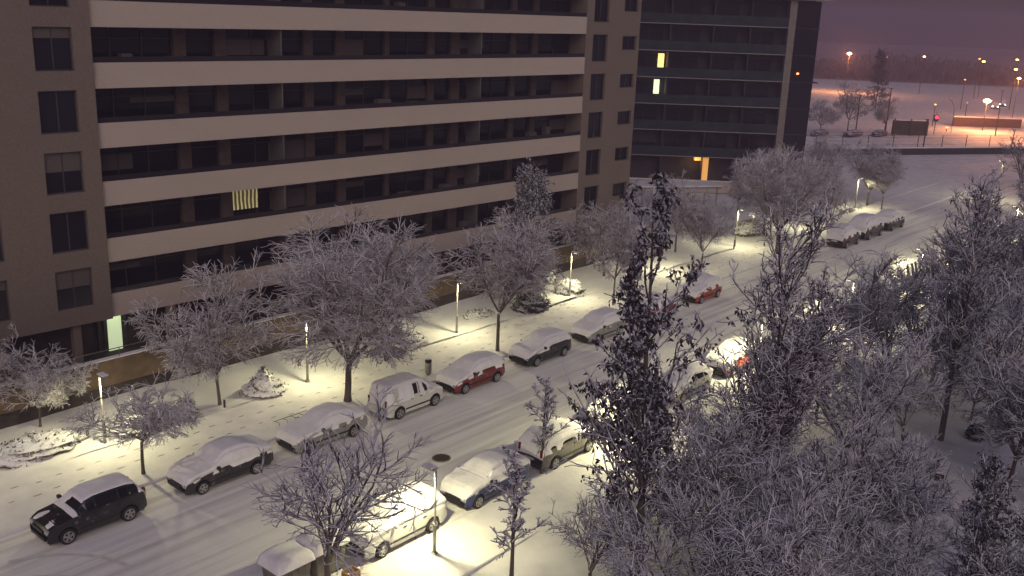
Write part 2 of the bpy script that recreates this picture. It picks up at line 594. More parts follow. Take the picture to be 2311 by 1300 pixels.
for k in range(1, 8 + 1):
    if k == 8:
        break
    z0, z1 = BT[k + 1] - BH + 0.3, BT[k] - BH      # floor level to soffit
    for a, b in piers:
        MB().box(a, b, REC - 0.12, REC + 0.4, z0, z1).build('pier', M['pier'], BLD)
    for u in (35.6, 53.3):
        MB().box(u, u + 0.09, 0.2, REC, z0, z1 - 0.02).build('balcony_divider', M['divider'], BLD)
    # glazing between piers
    i = 0
    for j in range(0, len(edges), 2):
        a, b = edges[j], edges[j + 1]
        if b - a < 0.5:
            continue
        w = MB()
        w.box(a, b, REC + 0.16, REC + 0.2, z0, z1)
        n_ = max(1, int((b - a) / 1.6))
        g = w.build('window', M['glass'], BLD)
        fr = MB()
        for q in range(n_ + 1):
            x = a + (b - a) * q / n_
            fr.box(x - 0.04 if q else x, x + 0.04 if q < n_ else x, REC + 0.08, REC + 0.15, z0, z1)
        fr.box(a, b, REC + 0.085, REC + 0.145, z0 + 2.3, z0 + 2.36)
        if rb.random() < 0.45 and n_ > 1:
            aa = a + (b - a) * rb.choice([0, 0.5])
            bb = aa + (b - a) * 0.5
            MB().box(aa + 0.05, bb - 0.05, REC + 0.10, REC + 0.14, z0 + rb.uniform(0.9, 2.0), z0 + 2.28).build('blind', M['blind'], g)
        fr.build('window_frame', M['frame'], g)
# bits left out on the balconies: folded awnings, storage and a drying rack
for k in (1, 2, 3, 4, 5, 6, 7):
    z0 = BT[k + 1] - BH + 0.3
    for _ in range(2):
        u = rb.uniform(25, 64)
        MB().box(u, u + rb.uniform(0.5, 1.2), 0.7, 1.2, z0, z0 + rb.uniform(1.2, 1.9)).build('balcony_cabinet', M['blind'], BLD)

# lit curtained window on the fourth opening
cm = mat('lit_curtain', (0.8, 0.7, 0.4), 0.8)
nn = cm.node_tree
b_ = nn.nodes['Principled BSDF']
tc = nn.nodes.new('ShaderNodeTexCoord')
wv = nn.nodes.new('ShaderNodeTexWave')
wv.inputs['Scale'].default_value = 1.1
wv.inputs['Distortion'].default_value = 2.5
wv.inputs['Detail'].default_value = 2
nn.links.new(tc.outputs['Object'], wv.inputs[0])
cr = nn.nodes.new('ShaderNodeValToRGB')
cr.color_ramp.elements[0].color = (0.12, 0.09, 0.03, 1)
cr.color_ramp.elements[1].color = (0.95, 0.85, 0.42, 1)
cr.color_ramp.elements[0].position = 0.35
nn.links.new(wv.outputs[0], cr.inputs[0])
nn.links.new(cr.outputs[0], b_.inputs['Emission Color'])
nn.links.new(cr.outputs[0], b_.inputs['Base Color'])
b_.inputs['Emission Strength'].default_value = 0.26
z0 = BT[6] - BH
tag(MB().box(32.62, 34.5, REC - 0.02, REC + 0.06, z0 - 1.60, z0 - 0.10).build('lit_curtain', cm, BLD),
    'yellow lit curtain showing through one balcony recess')
# ground floor
gf = MB()
gf.box(U1, U2, 2.0, REC + 0.4 - 0.005 + 0.3, 0, BT[8] - BH)
gf.build('ground_floor_wall', M['recess'], BLD)
for u in list(np.arange(-4, 23, 4.2)) + list(np.arange(27, 65, 4.4)):
    MB().box(u, u + 0.45, 0.02, 0.45, 0, 2.88).build('column', M['stone_dark'], BLD)
tag(MB().box(24.0, 24.85, 1.93, 1.98, 0.1, 2.6).build('door', mat('lit_door', (0.8, 0.85, 0.6), 0.5, emit=(0.82, 1.0, 0.62), es=0.42), BLD),
    'brightly lit pale green entrance door')
MB().box(23.75, 23.9, 1.85, 1.99, 0.0, 2.7).box(25.0, 25.15, 1.85, 1.99, 0, 2.7).build('door_frame', M['frame'], BLD)
# porch lamp by the entrance
pl = bpy.data.lights.new('porch_light', 'POINT')
pl.energy = 14
pl.color = (0.85, 1.0, 0.62)
pl.shadow_soft_size = 0.12
plo = bpy.data.objects.new('porch_light', pl)
C.objects.link(plo)
plo.parent = BLD
plo.location = (24.4, 1.0, 2.4)

# ------------------------------------------------------------------ garden wall along the lawn
WALL = empty('garden_wall', (0, 0, 0), ROT_S, 'long brown rendered wall with thin handrail between lawn and stone block', 'wall')
MB().box(-30, 78, 47.75, 48.05, 0.0, 2.3).build('wall_face', M['wall'], WALL)
MB().box(-30, 78, 47.66, 47.75, 0.0, 0.85).build('dark_base', M['dark_base'], WALL)  # darker strip along the foot of the wall
MB().box(-30, 78, 47.72, 48.08, 2.3, 2.36).build('snow_cap', M['snow'], WALL)
rl = MB()
rl.box(-30, 78, 47.86, 47.90, 2.80, 2.84)
for u in np.arange(-30, 78, 2.0):
    rl.box(u, u + 0.03, 47.865, 47.895, 2.36, 2.80)
rl.build('handrail', M['divider'], WALL)
# terrace behind
sheet('terrace', [S(-30, 48.05)[:2], S(78, 48.05)[:2], S(78, 60)[:2], S(-30, 60)[:2]], 0.14, M['dark_base'])
# low dark sheds / planters on the terrace
for (u0, u1, zz, lab) in ((21.0, 30.0, 1.5, 'dark low garden store behind wall near lit entrance'), (40.0, 47.0, 1.2, 'dark planter box behind wall under fourth recess'), (60.5, 66.0, 2.9, 'dark lean-to canopy behind wall near right end of stone block')):
    t = empty('garden_store', S((u0 + u1) / 2, 49.2, 0.14), ROT_S, lab, 'garden shed', 'dark sheds behind the garden wall')
    w = (u1 - u0) / 2
    MB().box(-w, w, -0.5, 0.5, 0, zz).build('shed_body', M['recess'], t)
    MB().box(-w - 0.1, w + 0.1, -0.6, 0.6, zz + 0.002, zz + 0.06).build('roof', M['b2_wall'], t)

# ------------------------------------------------------------------ building two: dark glass block
B2Y = 124.0
B2 = empty('dark_building', (0, B2Y, 0), R_(-0.3), 'dark glass-fronted apartment block with thin pale floor edges and one grey pier', 'building')
FL = [4.0 + 3.24 * k for k in range(0, 7)]
X0, X1, XP = 4.0, 36.4, 32.6
MB().box(XP + 0.9, X1, 0.25, 1.9, 0, 3.88).build('side_wall', M['b2_wall'], B2)
MB().box(X0, X1 - 0.1, 1.9, 16, 0, FL[6]).build('core', M['b2_wall'], B2)
MB().box(X0, X1 + 1.2, -0.6, 16.5, FL[6], FL[6] + 0.35).build('roof', M['b2_slab'], B2)
MB().box(X0, X1 + 1.1, -0.5, 16.4, FL[6] + 0.352, FL[6] + 0.5).build('roof_snow', M['snow'], B2)
for k in range(6):
    z = FL[k]
    MB().box(X0, XP, 0.0, 1.9, z - 0.10, z).build('floor_slab', M['b2_slab'], B2)
    MB().box(X0, XP, 0.02, 0.05, z + 0.004, z + 1.15).build('balcony_glass', M['b2_glass'], B2)
    for j in range(6):
        a = X0 + 1 + j * 4.6
        w = MB().box(a, a + 3.4, 1.84, 1.88, z + 0.1, z + 2.6).build('window', M['glass'], B2)
        MB().box(a + 1.67, a + 1.73, 1.8, 1.836, z + 0.1, z + 2.6).box(a - 0.06, a, 1.8, 1.88, z + 0.1, z + 2.6).box(a, a + 1.67, 1.8, 1.836, z + 2.54, z + 2.6).build('window_frame', M['b2_wall'], w)
    MB().box(XP + 0.9, X1 + (0.7 if k == 3 else 0.12), 0.2, 3.0, z - 0.1, z).build('side_slab', M['b2_wall'], B2)
    MB().box(XP + 0.9, X1, 0.25, 0.32, z + 0.004, z + 3.13).build('side_glass', M['glass'], B2)
MB().box(XP, XP + 0.85, -0.03, 1.2, 0, FL[6] - 0.01).build('pier', M['b2_pier'], B2)
fin = MB()
for x in (9.0, 18.2, 23.5, 28.0):
    fin.box(x, x + 0.12, 0.1, 1.88, 0, FL[6] - 0.02)
fin.build('divider', M['b2_wall'], B2)
tag(MB().box(17.2, 17.95, 1.74, 1.79, FL[3] + 0.5, FL[3] + 2.75).build('lit_window', M['lit_warm'], B2), 'tall lit yellow window')
tag(MB().box(16.9, 17.6, 1.74, 1.79, FL[2] + 0.6, FL[2] + 2.8).build('lit_window', M['lit_pale'], B2), 'tall lit pale green window')
tag(MB().lathe([(0.05, -0.12), (0.16, -0.05), (0.16, 0.05), (0.05, 0.12)], seg=10, off=(34.4, 0.12, FL[3] + 1.0)).build('lamp_reflection', M['sodium_dim'], B2), 'small orange lamp reflection on the side glass')  # orange lamp reflection built as a small glowing bead
for zz, cc in ((FL[3] + 1.9, (1, 0.7, 0.25)), (FL[2] + 1.9, (0.8, 1, 0.6))):
    l_ = bpy.data.lights.new('room_light', 'POINT')
    l_.energy = 14
    l_.color = cc
    l_.shadow_soft_size = 0.2
    q = bpy.data.objects.new('room_light', l_)
    C.objects.link(q)
    q.parent = B2
    q.location = (17.4, 1.0, zz)
# ground floor portico with the orange lamp
MB().box(22.7, 24.5, 0.7, 1.6, 3.4, 3.88).box(23.85, 24.5, 0.7, 1.6, 0.0, 3.39).build('doorway', M['lit_door2'] if 'lit_door2' in M else mat('lit_portico', (0.7, 0.45, 0.2), 0.6, emit=(1.0, 0.44, 0.10), es=0.6), B2)
l_ = bpy.data.lights.new('portico_light', 'POINT')
l_.energy = 60
l_.color = (1, 0.55, 0.15)
l_.shadow_soft_size = 0.15
q = bpy.data.objects.new('portico_light', l_)
C.objects.link(q)
q.parent = B2
q.location = (22.8, 0.2, 3.2)
FW = empty('forecourt_wall', (0, 120.5, 0), 0.0, 'low pale stone wall in front of the dark glass block', 'wall')
MB().box(10.0, 34.0, 0, 0.4, 0.0, 1.4).build('wall_face', M['stone'], FW)
MB().box(9.95, 34.05, -0.05, 0.45, 1.402, 1.48).build('snow_cap', M['snow'], FW)
LS = empty('canopy', (18.5, 112.0, 0), 0.25, 'snow-topped flat canopy in front of the low pale wall', 'canopy')
MB().box(-5, 5, -1.6, 1.6, 2.1, 2.25).build('deck', M['stone_dark'], LS)
MB().box(-5.05, 5.05, -1.65, 1.65, 2.252, 2.45).build('snow_cover', M['snow'], LS)
for x in (-4.6, 0, 4.6):
    MB().box(x - 0.06, x + 0.06, -1.4, -1.28, 0, 2.1).build('post', M['steel'], LS)


# ------------------------------------------------------------------ trees
def perp(T, rs):
    a = rs.normal(size=T.shape)
    a -= (a * T).sum(-1, keepdims=True) * T
    return a / (np.linalg.norm(a, axis=-1, keepdims=True) + 1e-9)


def sprout(P, Rr, n, t0, t1, length, ang, up, K, r0, r1, rs, wob=0.25, grav=0.0, taper=0.45, env=None, outward=0.0, rel=False, strat=False):
    """children of every parent branch. P (B,K0,3)"""
    B, K0, _ = P.shape
    t = rs.uniform(t0, t1, size=(B, n)) * (K0 - 1) * 0.999
    if strat:
        t = (t0 + (t1 - t0) * (np.arange(n)[None, :] + rs.uniform(0, 1, size=(B, n))) / n) * (K0 - 1) * 0.999
    i = t.astype(int)
    fr = (t - i)[..., None]
    bi = np.arange(B)[:, None]
    s = P[bi, i] * (1 - fr) + P[bi, i + 1] * fr
    T = P[bi, i + 1] - P[bi, i]
    T /= np.linalg.norm(T, axis=-1, keepdims=True) + 1e-9
    s = s.reshape(-1, 3)
    T = T.reshape(-1, 3)
    tt = (t / (K0 - 1)).reshape(-1)
    a = R_(1) * rs.uniform(ang[0], ang[1], size=(len(s), 1))
    D = T * np.cos(a) + perp(T, rs) * np.sin(a)
    D[:, 2] += up
    if outward:
        o = s.copy()
        o[:, 2] = 0
        o /= np.linalg.norm(o, axis=1, keepdims=True) + 1e-6
        D += o * outward
    D /= np.linalg.norm(D, axis=1, keepdims=True)
    L = length * rs.uniform(0.65, 1.15, size=len(s)) * (1 - taper * tt)
    if rel:
        PL = np.linalg.norm(P[:, 1:] - P[:, :-1], axis=2).sum(1)
        L *= np.clip(np.repeat(PL, n), 0.25, 99)
    if env is not None:
        cz, rx, rz = env
        e = s + D * L[:, None]
        q = np.sqrt((e[:, 0] / rx) ** 2 + (e[:, 1] / rx) ** 2 + ((e[:, 2] - cz) / rz) ** 2)
        L *= np.where(q > 1, np.clip(1.0 - (q - 1) * 1.6, 0.25, 1), 1)
    st = (L / (K - 1))[:, None]
    Q = [s]
    cur = D
    for k in range(K - 1):
        cur = cur + rs.normal(size=cur.shape) * wob
        cur[:, 2] += grav
        cur /= np.linalg.norm(cur, axis=1, keepdims=True)
        Q.append(Q[-1] + cur * st)
    Q = np.stack(Q, 1)
    rr = np.linspace(r0, r1, K)[None, :] * np.ones((len(s), 1))
    return Q, rr


def trunk_path(h, r0, r1, lean, rs, K=7, wob=0.035):
    z = np.linspace(0, h, K)
    x = np.cumsum(rs.normal(size=K) * wob * h / 5) * np.linspace(0, 1, K) + lean[0] * z
    y = np.cumsum(rs.normal(size=K) * wob * h / 5) * np.linspace(0, 1, K) + lean[1] * z
    P = np.stack([x, y, z], 1)[None]
    P[0, 0] = (0, 0, -0.15)
    r = np.linspace(r0, r1, K)[None]
    r[0, 0] *= 1.35
    return P, r


def join_tubes(parts):
    V, Q, T3, T4 = [], [], [], []
    off = 0
    out = {}
    for (P, Rr, s) in parts:
        v, f = tubes(P, Rr, s)
        V.append(v)
        for g in f:
            out.setdefault(g.shape[1], []).append(g + off)
        off += len(v)
    return np.concatenate(V), [np.concatenate(g) for g in out.values()]


def leaf_quads(pts, size, rs, hang=0.6, aspect=0.45):
    n = len(pts)
    d = rs.normal(size=(n, 3))
    d[:, 2] -= hang * 2
    d /= np.linalg.norm(d, axis=1, keepdims=True)
    w = perp(d, rs)
    L = size * rs.uniform(0.6, 1.3, size=(n, 1))
    a = pts
    b = pts + d * L
    hw = w * L * aspect * 0.5
    mid = (a + b) / 2 + np.cross(d, w) * L * 0.22
    V = np.stack([a, mid - hw, b, mid + hw], 1).reshape(-1, 3)
    f = np.arange(n * 4).reshape(-1, 4)
    return V, [f]


class TreeKind:
    pass


def vase_tree(seed, h, c, ht, dense=1.0, tw='twig', r=0.11, droop=-0.05, spread=(18, 52), nl=6, twig_r=0.016):
    rs = np.random.RandomState(seed)
    Pt, Rt = trunk_path(ht, r, r * 0.8, rs.normal(size=2) * 0.03, rs)
    env = ((h + ht) / 2 + 0.1 * h, c, (h - ht) / 2 * 1.08)
    L1, R1 = sprout(Pt, Rt, nl, 0.90, 1.0, (h - ht) * 0.82, spread, 0.25, 7, r * 0.62, r * 0.18, rs, 0.10, 0.03, 0.0, env)
    L2, R2 = sprout(L1, R1, int(9 * dense), 0.15, 0.98, c * 0.75, (28, 65), 0.12, 6, r * 0.24, 0.022, rs, 0.14, 0.0, 0.35, env)
    L3, R3 = sprout(L2, R2, int(6.5 * dense), 0.1, 1.0, c * 0.40, (22, 58), 0.06, 6, twig_r * 1.5, twig_r * 0.8, rs, 0.13, droop, 0.3, env)
    L4, R4 = sprout(L3, R3, int(5.5 * dense), 0.15, 1.0, c * 0.17, (22, 55), 0.0, 4, twig_r * 0.95, twig_r * 0.55, rs, 0.14, droop, 0.2, env)
    v, f = join_tubes([(Pt, Rt, 8), (L1, R1, 6)])
    trunk = quick_mesh('trunk', v, f)
    parts = [(L2, R2, 4), (L3, R3, 3), (L4, R4, 3)]
    v, f = join_tubes(parts)
    crown = quick_mesh('crown', v, f)
    crown.materials.append(M[tw])
    trunk.materials.append(M['bark'])
    trunk.polygons.foreach_set('use_smooth', [True] * len(trunk.polygons))
    return trunk, crown, L4


def leader_tree(seed, h, c, ht, tw='twig_dark', leaves=0, r=0.16, n1=46, leaf_size=0.16, ang=(35, 62), upg=0.10, dens=1.0, forks=1, profile=0.75, hang=0.6, twig_r=0.021, fork_ang=(14, 24), fork_len=0.82):
    """tree with a central leader and upswept branches"""
    rs = np.random.RandomState(seed)
    K = 14
    Pt, Rt = trunk_path(h * 0.97, r, 0.02, rs.normal(size=2) * 0.002, rs, K, 0.008)
    Rt[0] = r * (1 - np.linspace(0, 1, K) * 0.93)
    t0 = ht / h
    trunks_P, trunks_R = [Pt], [Rt]
    F = None
    if forks > 1:
        F, FR = sprout(Pt, Rt, forks - 1, t0, t0 + 0.12, (h - ht) * fork_len, fork_ang, 0.3, K, r * 0.6, 0.02, rs, 0.05, 0.03, 0.0)
        trunks_P.append(F)
        trunks_R.append(FR)
    allP = np.concatenate(trunks_P)
    L1, R1 = sprout(allP, None, int(n1 * dens / (1 + 0.35 * (forks - 1))), t0, 0.985, c * 1.15, ang, 0.15, 7, r * 0.24, 0.022, rs, 0.10, upg, profile, None, 0.10, strat=True)
    if forks > 1:
        # the side leaders stay slimmer than the main one
        nb = len(L1) // forks
        L1[nb:] = L1[nb:, :1] + (L1[nb:] - L1[nb:, :1]) * 0.55
    L2, R2 = sprout(L1, R1, int(8 * dens), 0.12, 1.0, 0.42, (28, 60), 0.14, 5, twig_r * 1.35, twig_r, rs, 0.16, upg * 0.6, 0.35, rel=True)
    L3, R3 = sprout(L2, R2, int(5 * dens), 0.1, 1.0, 0.5, (25, 65), 0.08, 4, twig_r, twig_r * 0.75, rs, 0.22, 0.0, 0.2, rel=True)
    v, f = join_tubes([(p, q, 8) for p, q in zip(trunks_P, trunks_R)])
    trunk = quick_mesh('trunk', v, f)
    trunk.materials.append(M['bark'])
    trunk.polygons.foreach_set('use_smooth', [True] * len(trunk.polygons))
    v, f = join_tubes([(L1, R1, 5), (L2, R2, 3), (L3, R3, 3)])
    crown = quick_mesh('crown', v, f)
    crown.materials.append(M[tw])
    leaf = None
    if leaves:
        pool = np.concatenate([L2[:, 1:].reshape(-1, 3), L3[:, 1:].reshape(-1, 3), L1[:, 3:].reshape(-1, 3)])
        idx = rs.randint(0, len(pool), size=leaves // 3)
        p = np.repeat(pool[idx], 3, axis=0) + rs.normal(size=(len(idx) * 3, 3)) * 0.06
        v, f = leaf_quads(p, leaf_size, rs, hang)
        leaf = quick_mesh('leaves', v, f)
        leaf.materials.append(M['leaf_dark'])
    return trunk, crown, leaf


def conifer(seed, h, c, ht=0.4, n=70, tufts=14000, lean=0.0, drp=-0.05, ndl='needle'):
    rs = np.random.RandomState(seed)
    K = 12
    Pt, Rt = trunk_path(h * 0.98, 0.13, 0.02, (lean, 0), rs, K)
    L1, R1 = sprout(Pt, Rt, n, ht / h, 0.98, c * 1.1, (65, 95), 0.05, 6, 0.045, 0.012, rs, 0.05, drp, 0.9)
    L2, R2 = sprout(L1, R1, 10, 0.15, 1.0, c * 0.35, (35, 60), 0.0, 4, 0.018, 0.01, rs, 0.1, drp, 0.4)
    v, f = join_tubes([(Pt, Rt, 6)])
    trunk = quick_mesh('trunk', v, f)
    trunk.materials.append(M['bark'])
    v1, f1 = join_tubes([(L1, R1, 3), (L2, R2, 3)])
    pool = np.concatenate([L2[:, 1:].reshape(-1, 3), L1[:, 2:].reshape(-1, 3)])
    p = pool[rs.randint(0, len(pool), size=tufts)] + rs.normal(size=(tufts, 3)) * 0.05
    v2, f2 = leaf_quads(p, 0.22 if ndl == 'needle' else 0.15, rs, 0.15, 0.4)
    fs = {}
    for g in f1:
        fs.setdefault(g.shape[1], []).append(g)
    for g in f2:
        fs.setdefault(g.shape[1], []).append(g + len(v1))
    crown = quick_mesh('crown', np.concatenate([v1, v2]), [np.concatenate(g) for g in fs.values()])
    crown.materials.append(M[ndl])
    return trunk, crown, None


def plant_tree(name, meshes, loc, rz, scale, label, group=None, cat='tree', tilt=(0, 0)):
    t = empty(name, loc, rz, label, cat, group)
    t.rotation_euler = (tilt[0], tilt[1], rz)
    t.scale = (scale,) * 3 if not hasattr(scale, '__len__') else scale
    link('trunk', meshes[0], None, t)
    cr_ = link('crown', meshes[1], None, t)
    if len(meshes) > 2 and meshes[2] is not None and not isinstance(meshes[2], np.ndarray):
        link('leaves', meshes[2], None, t)
    return t


VA = vase_tree(11, 10.8, 5.0, 2.6, 1.35, r=0.17, nl=8, twig_r=0.021)[:2]        # big frosted tree
VB = vase_tree(12, 9.0, 3.4, 2.5, 1.25, r=0.11, nl=7, twig_r=0.02)[:2]
VC = vase_tree(13, 6.0, 3.0, 2.2, 1.0, r=0.08, nl=6, droop=-0.12, spread=(35, 75), twig_r=0.018)[:2]
VD = vase_tree(14, 8.2, 3.1, 2.3, 1.2, r=0.10, nl=7, twig_r=0.02)[:2]
VE = vase_tree(15, 7.4, 3.8, 1.3, 0.85, tw='twig_dark', r=0.13, nl=6, spread=(14, 48), droop=0.02, twig_r=0.021)[:2]
VF = vase_tree(16, 7.0, 3.5, 1.6, 1.2, r=0.09, nl=7, droop=-0.1, spread=(30, 72), twig_r=0.02)[:2]
VG = vase_tree(17, 9.5, 4.6, 2.2, 0.95, tw='twig_dark', r=0.15, nl=8, spread=(20, 65), twig_r=0.025)[:2]
VH = vase_tree(18, 8.0, 4.2, 1.8, 0.95, tw='twig_dark', r=0.12, nl=8, spread=(20, 70), twig_r=0.025, droop=0.03)[:2]

G1 = 'frosted street trees along the far pavement'
# far pavement, beside the parked cars
plant_tree('street_tree', VC, S(20.0, 38.5, 0.1), 0.3, (1.0, 1.0, 0.80), 'small frosted street tree behind the black SUV and dark sedan', G1)
plant_tree('street_tree', VA, S(32.1, 38.7, 0.1), 1.0, (1.12, 1.12, 0.92), 'largest frosted street tree, thick trunk behind the white van', G1)
plant_tree('street_tree', VB, S(44.2, 38.5, 0.1), 2.2, 1.05, 'frosted street tree whose trunk stands just left of the black sedan', G1)
plant_tree('street_tree', VD, S(58.2, 39.4, 0.1), 0.8, (0.75, 0.75, 0.9), 'slim frosted street tree behind the silver car', G1)
plant_tree('street_tree', VB, S(71.0, 39.4, 0.1), 4.0, 0.82, 'frosted street tree standing just past the round red car', G1)
plant_tree('street_tree', VA, S(83.2, 38.5, 0.1), 2.6, (0.95, 0.95, 0.86), 'tall frosted street tree with forked trunk above the brightest pool of light', G1)
plant_tree('street_tree', VD, S(95.9, 38.8, 0.1), 3.0, 0.75, 'frosted street tree with forked trunk just left of the three far cars', G1)
plant_tree('street_tree', VB, S(113.9, 40.3, 0.1), 5.0, 0.75, 'last frosted street tree, V-shaped fork behind the three far cars', G1)
# lawn row
G2 = 'frosted trees on the lawn by the wall'
plant_tree('lawn_tree', VF, S(26.9, 43.0, 0.15), 0.4, (0.98, 0.98, 1.15), 'leaning frosted tree on the lawn between snowy shrub and snow mound', G2, tilt=(0.0, -0.05))
plant_tree('lawn_tree', VF, S(19.0, 46.6, 0.15), 2.4, 0.7, 'low frosted tree behind the small tree at the left lamp', G2)
plant_tree('lawn_tree', VB, S(10.3, 46.0, 0.15), 2.4, 0.95, 'frosted tree cut by the left edge, in front of the garden wall', G2)
plant_tree('lawn_tree', VB, S(38.6, 42.7, 0.15), 1.2, 0.88, 'frosted lawn tree with pale lit trunk right of the largest tree', G2)
plant_tree('lawn_tree', VD, S(51.3, 42.9, 0.15), 2.0, 0.9, 'frosted lawn tree overlapping the conifer', G2)
plant_tree('lawn_tree', VF, S(64.0, 44.4, 0.15), 5.2, (1.1, 1.1, 1.05), 'wide frosted lawn tree near the right end of the garden wall', G2)
plant_tree('lawn_tree', VD, S(76.0, 45.0, 0.15), 1.7, (0.95, 0.95, 0.8), 'frosted lawn tree just past the end of the garden wall', G2)
plant_tree('lawn_tree', VA, S(89.4, 43.0, 0.15), 0.2, (0.9, 0.9, 0.8), 'broad frosted lawn tree beside the snowy hedge clump', G2)
plant_tree('lawn_tree', VB, S(102.1, 42.7, 0.15), 3.3, 0.85, 'frosted lawn tree with thick trunk beyond the broad lawn tree', G2)
plant_tree('lawn_tree', VA, S(115.4, 42.6, 0.15), 1.9, (0.75, 0.75, 0.68), 'farthest thick-trunked frosted lawn tree', G2)
plant_tree('lawn_tree', VD, S(97.0, 50.0, 0.1), 1.1, 0.7, 'frosted tree in front of the orange lit portico', G2)
plant_tree('lawn_tree', VF, S(84.0, 52.0, 0.1), 0.1, 0.85, 'frosted tree in front of the snow-topped canopy', G2)
plant_tree('lawn_tree', VB, S(109.0, 52.0, 0.1), 4.1, 0.75, 'frosted tree under the grey pier of the dark block', G2)
plant_tree('lawn_tree', VA, S(122.0, 51.0, 0.1), 2.9, 0.62, 'frosted tree at the right corner of the dark block', G2)
CO = conifer(21, 10.9, 3.2, 0.4, 110, 24000, ndl='needle_snow')
plant_tree('conifer_tree', CO, S(53.3, 43.6, 0.12), 0.0, 1.0, 'tall dark snowy conifer with bushy foot on the lawn', None, 'conifer')
CO2 = conifer(22, 15.2, 3.7, 0.6, 110, 16000)
g = gnd(1975, 246)
plant_tree('conifer_tree', CO2, (g[0], g[1], 0), 0.0, 1.0, 'tall dark lone conifer in the far field', None, 'conifer')

# near side trees
NT = 'bare trees of the park on the near side'
plant_tree('park_tree', VE, S(19.9, 25.2, 0.1), 1.4, (1.0, 1.0, 0.98), 'spreading multi-stemmed bare tree over the waste containers', NT)
SM = leader_tree(31, 5.4, 1.7, 1.4, r=0.07, n1=24, dens=0.9, ang=(35, 60), twig_r=0.022)
plant_tree('park_tree', SM, S(24.9, 20.6, 0.1), 0.6, (1.35, 1.35, 1.05), 'small snowy sapling right of the near lamp post', NT)
BIG = leader_tree(32, 16.0, 5.8, 2.0, leaves=6200, r=0.18, n1=54, dens=0.74, ang=(34, 62), upg=0.13, leaf_size=0.21, profile=0.88, hang=0.7, forks=3, fork_ang=(6, 12), fork_len=0.70, twig_r=0.021)
plant_tree('park_tree', BIG, S(26.6, 16.0, 0.0), 0.0, 1.03, 'tallest foreground tree with curled dark leaves clinging to upswept branches', NT, tilt=(0.0, -0.05))
BG2 = leader_tree(33, 13.0, 4.6, 2.6, leaves=2500, r=0.19, n1=70, dens=1.1, ang=(30, 52), upg=0.12, forks=3, profile=0.5, leaf_size=0.14, fork_ang=(10, 18))
plant_tree('park_tree', BG2, S(33.4, 15.0, 0.0), 0.5, 1.0, 'tall bare tree with forked trunk right of the tallest tree', NT)
BG3 = leader_tree(34, 13.0, 4.4, 2.6, leaves=1500, r=0.17, n1=66, dens=1.05, ang=(32, 60), upg=0.10, forks=2, profile=0.5, leaf_size=0.14)
plant_tree('park_tree', BG3, S(50.8, 13.2, 0.0), 0.0, 1.0, 'tall bare tree above the snowy bench', NT)
plant_tree('park_tree', BG3, S(47.5, 6.6, 0.0), 2.0, 0.98, 'tall bare tree at the right edge beyond the bench', NT)
plant_tree('park_tree', BG2, S(64.0, 13.6, 0.0), 3.1, 0.86, 'bare tree behind the tall tree above the bench', NT)
plant_tree('park_tree', BG3, S(76.5, 12.0, 0.0), 1.0, 0.9, 'far bare park tree near the right edge', NT)
plant_tree('park_tree', VE, S(41.5, 19.3, 0.0), 3.0, 0.86, 'low bare tree in front of the white and blue van', NT)
plant_tree('park_tree', SM, S(46.5, 21.3, 0.0), 1.0, 1.05, 'thin sapling left of the second near lamp post', NT)
plant_tree('park_tree', VE, S(58.0, 20.2, 0.0), 0.3, 0.90, 'spreading bare tree beyond the second near lamp', NT)
plant_tree('park_tree', VE, S(76.0, 21.8, 0.0), 2.2, 0.80, 'small bare tree in front of the snowy delivery van', NT)
plant_tree('park_tree', VE, S(92.0, 21.0, 0.0), 4.4, 0.9, 'bare tree in front of the farthest near-side cars', NT)
plant_tree('park_tree', VE, S(110.0, 22.0, 0.0), 5.0, 0.95, 'farthest bare tree on the near side of the road', NT)
def pk(px, py, kind, rz, sc, lab):
    g = gnd(px, py)
    plant_tree('park_tree', kind, (g[0], g[1], 0.0), rz, sc, lab, NT)


pk(1222, 1068, SM, 0.9, (1.3, 1.3, 0.9), 'thin frosted sapling in front of the grey brown car')
pk(1560, 1500, VG, 3.9, 0.75, 'snow-laden treetop rising from below the frame right of the tallest tree stem')
pk(1790, 1520, VH, 1.9, 0.85, 'snow-laden treetop rising from below the frame under the forked tree')
pk(2010, 1480, VG, 5.9, 0.62, 'snow-laden treetop rising from below the frame under the bench')
pk(2290, 1500, VH, 2.9, 0.8, 'snow-laden treetop rising from below the frame at the right corner')
pk(1590, 1290, VG, 0.9, 0.80, 'bushy snow-laden tree filling the foreground between the two tall trees')
pk(1700, 1390, VH, 2.9, 0.75, 'snow-laden tree at the bottom edge under the forked tree')
pk(1880, 1290, VH, 4.9, 0.85, 'snow-laden tree at the bottom edge right of the forked tree')
pk(1330, 1330, VE, 1.3, 0.62, 'low snow-laden tree left of the tallest tree stem at the bottom edge')
pk(1900, 1090, VG, 1.9, 0.85, 'broad snow-laden tree between the forked tree and the bench')
pk(1620, 1110, VH, 3.3, 0.62, 'snow-laden tree behind the left limbs of the forked tree')
pk(1840, 960, VG, 5.1, 0.62, 'broad snow-laden tree behind the forked tree crown')
pk(1990, 900, VG, 0.2, 0.95, 'broad snow-laden tree behind and left of the bench')
pk(2230, 930, VG, 2.2, 0.95, 'broad snow-laden tree at the right edge behind the bench')
pk(2120, 790, VG, 4.0, 0.8, 'broad snow-laden tree deep in the park above the bench')
pk(2290, 770, VG, 3.0, 1.05, 'broad snow-laden tree deep in the park at the right edge')
pk(1930, 820, VH, 1.0, 0.65, 'snow-laden tree deep in the park right of the forked tree')
pk(2230, 690, VG, 0.7, 0.7, 'snow-laden tree beyond the park near the right edge')
pk(2050, 1240, VH, 2.6, 0.6, 'low snow-laden tree between the small dark shrubs near the bottom right')
pk(1740, 1190, VH, 4.2, 0.6, 'low snow-laden tree at the foot of the forked tree')
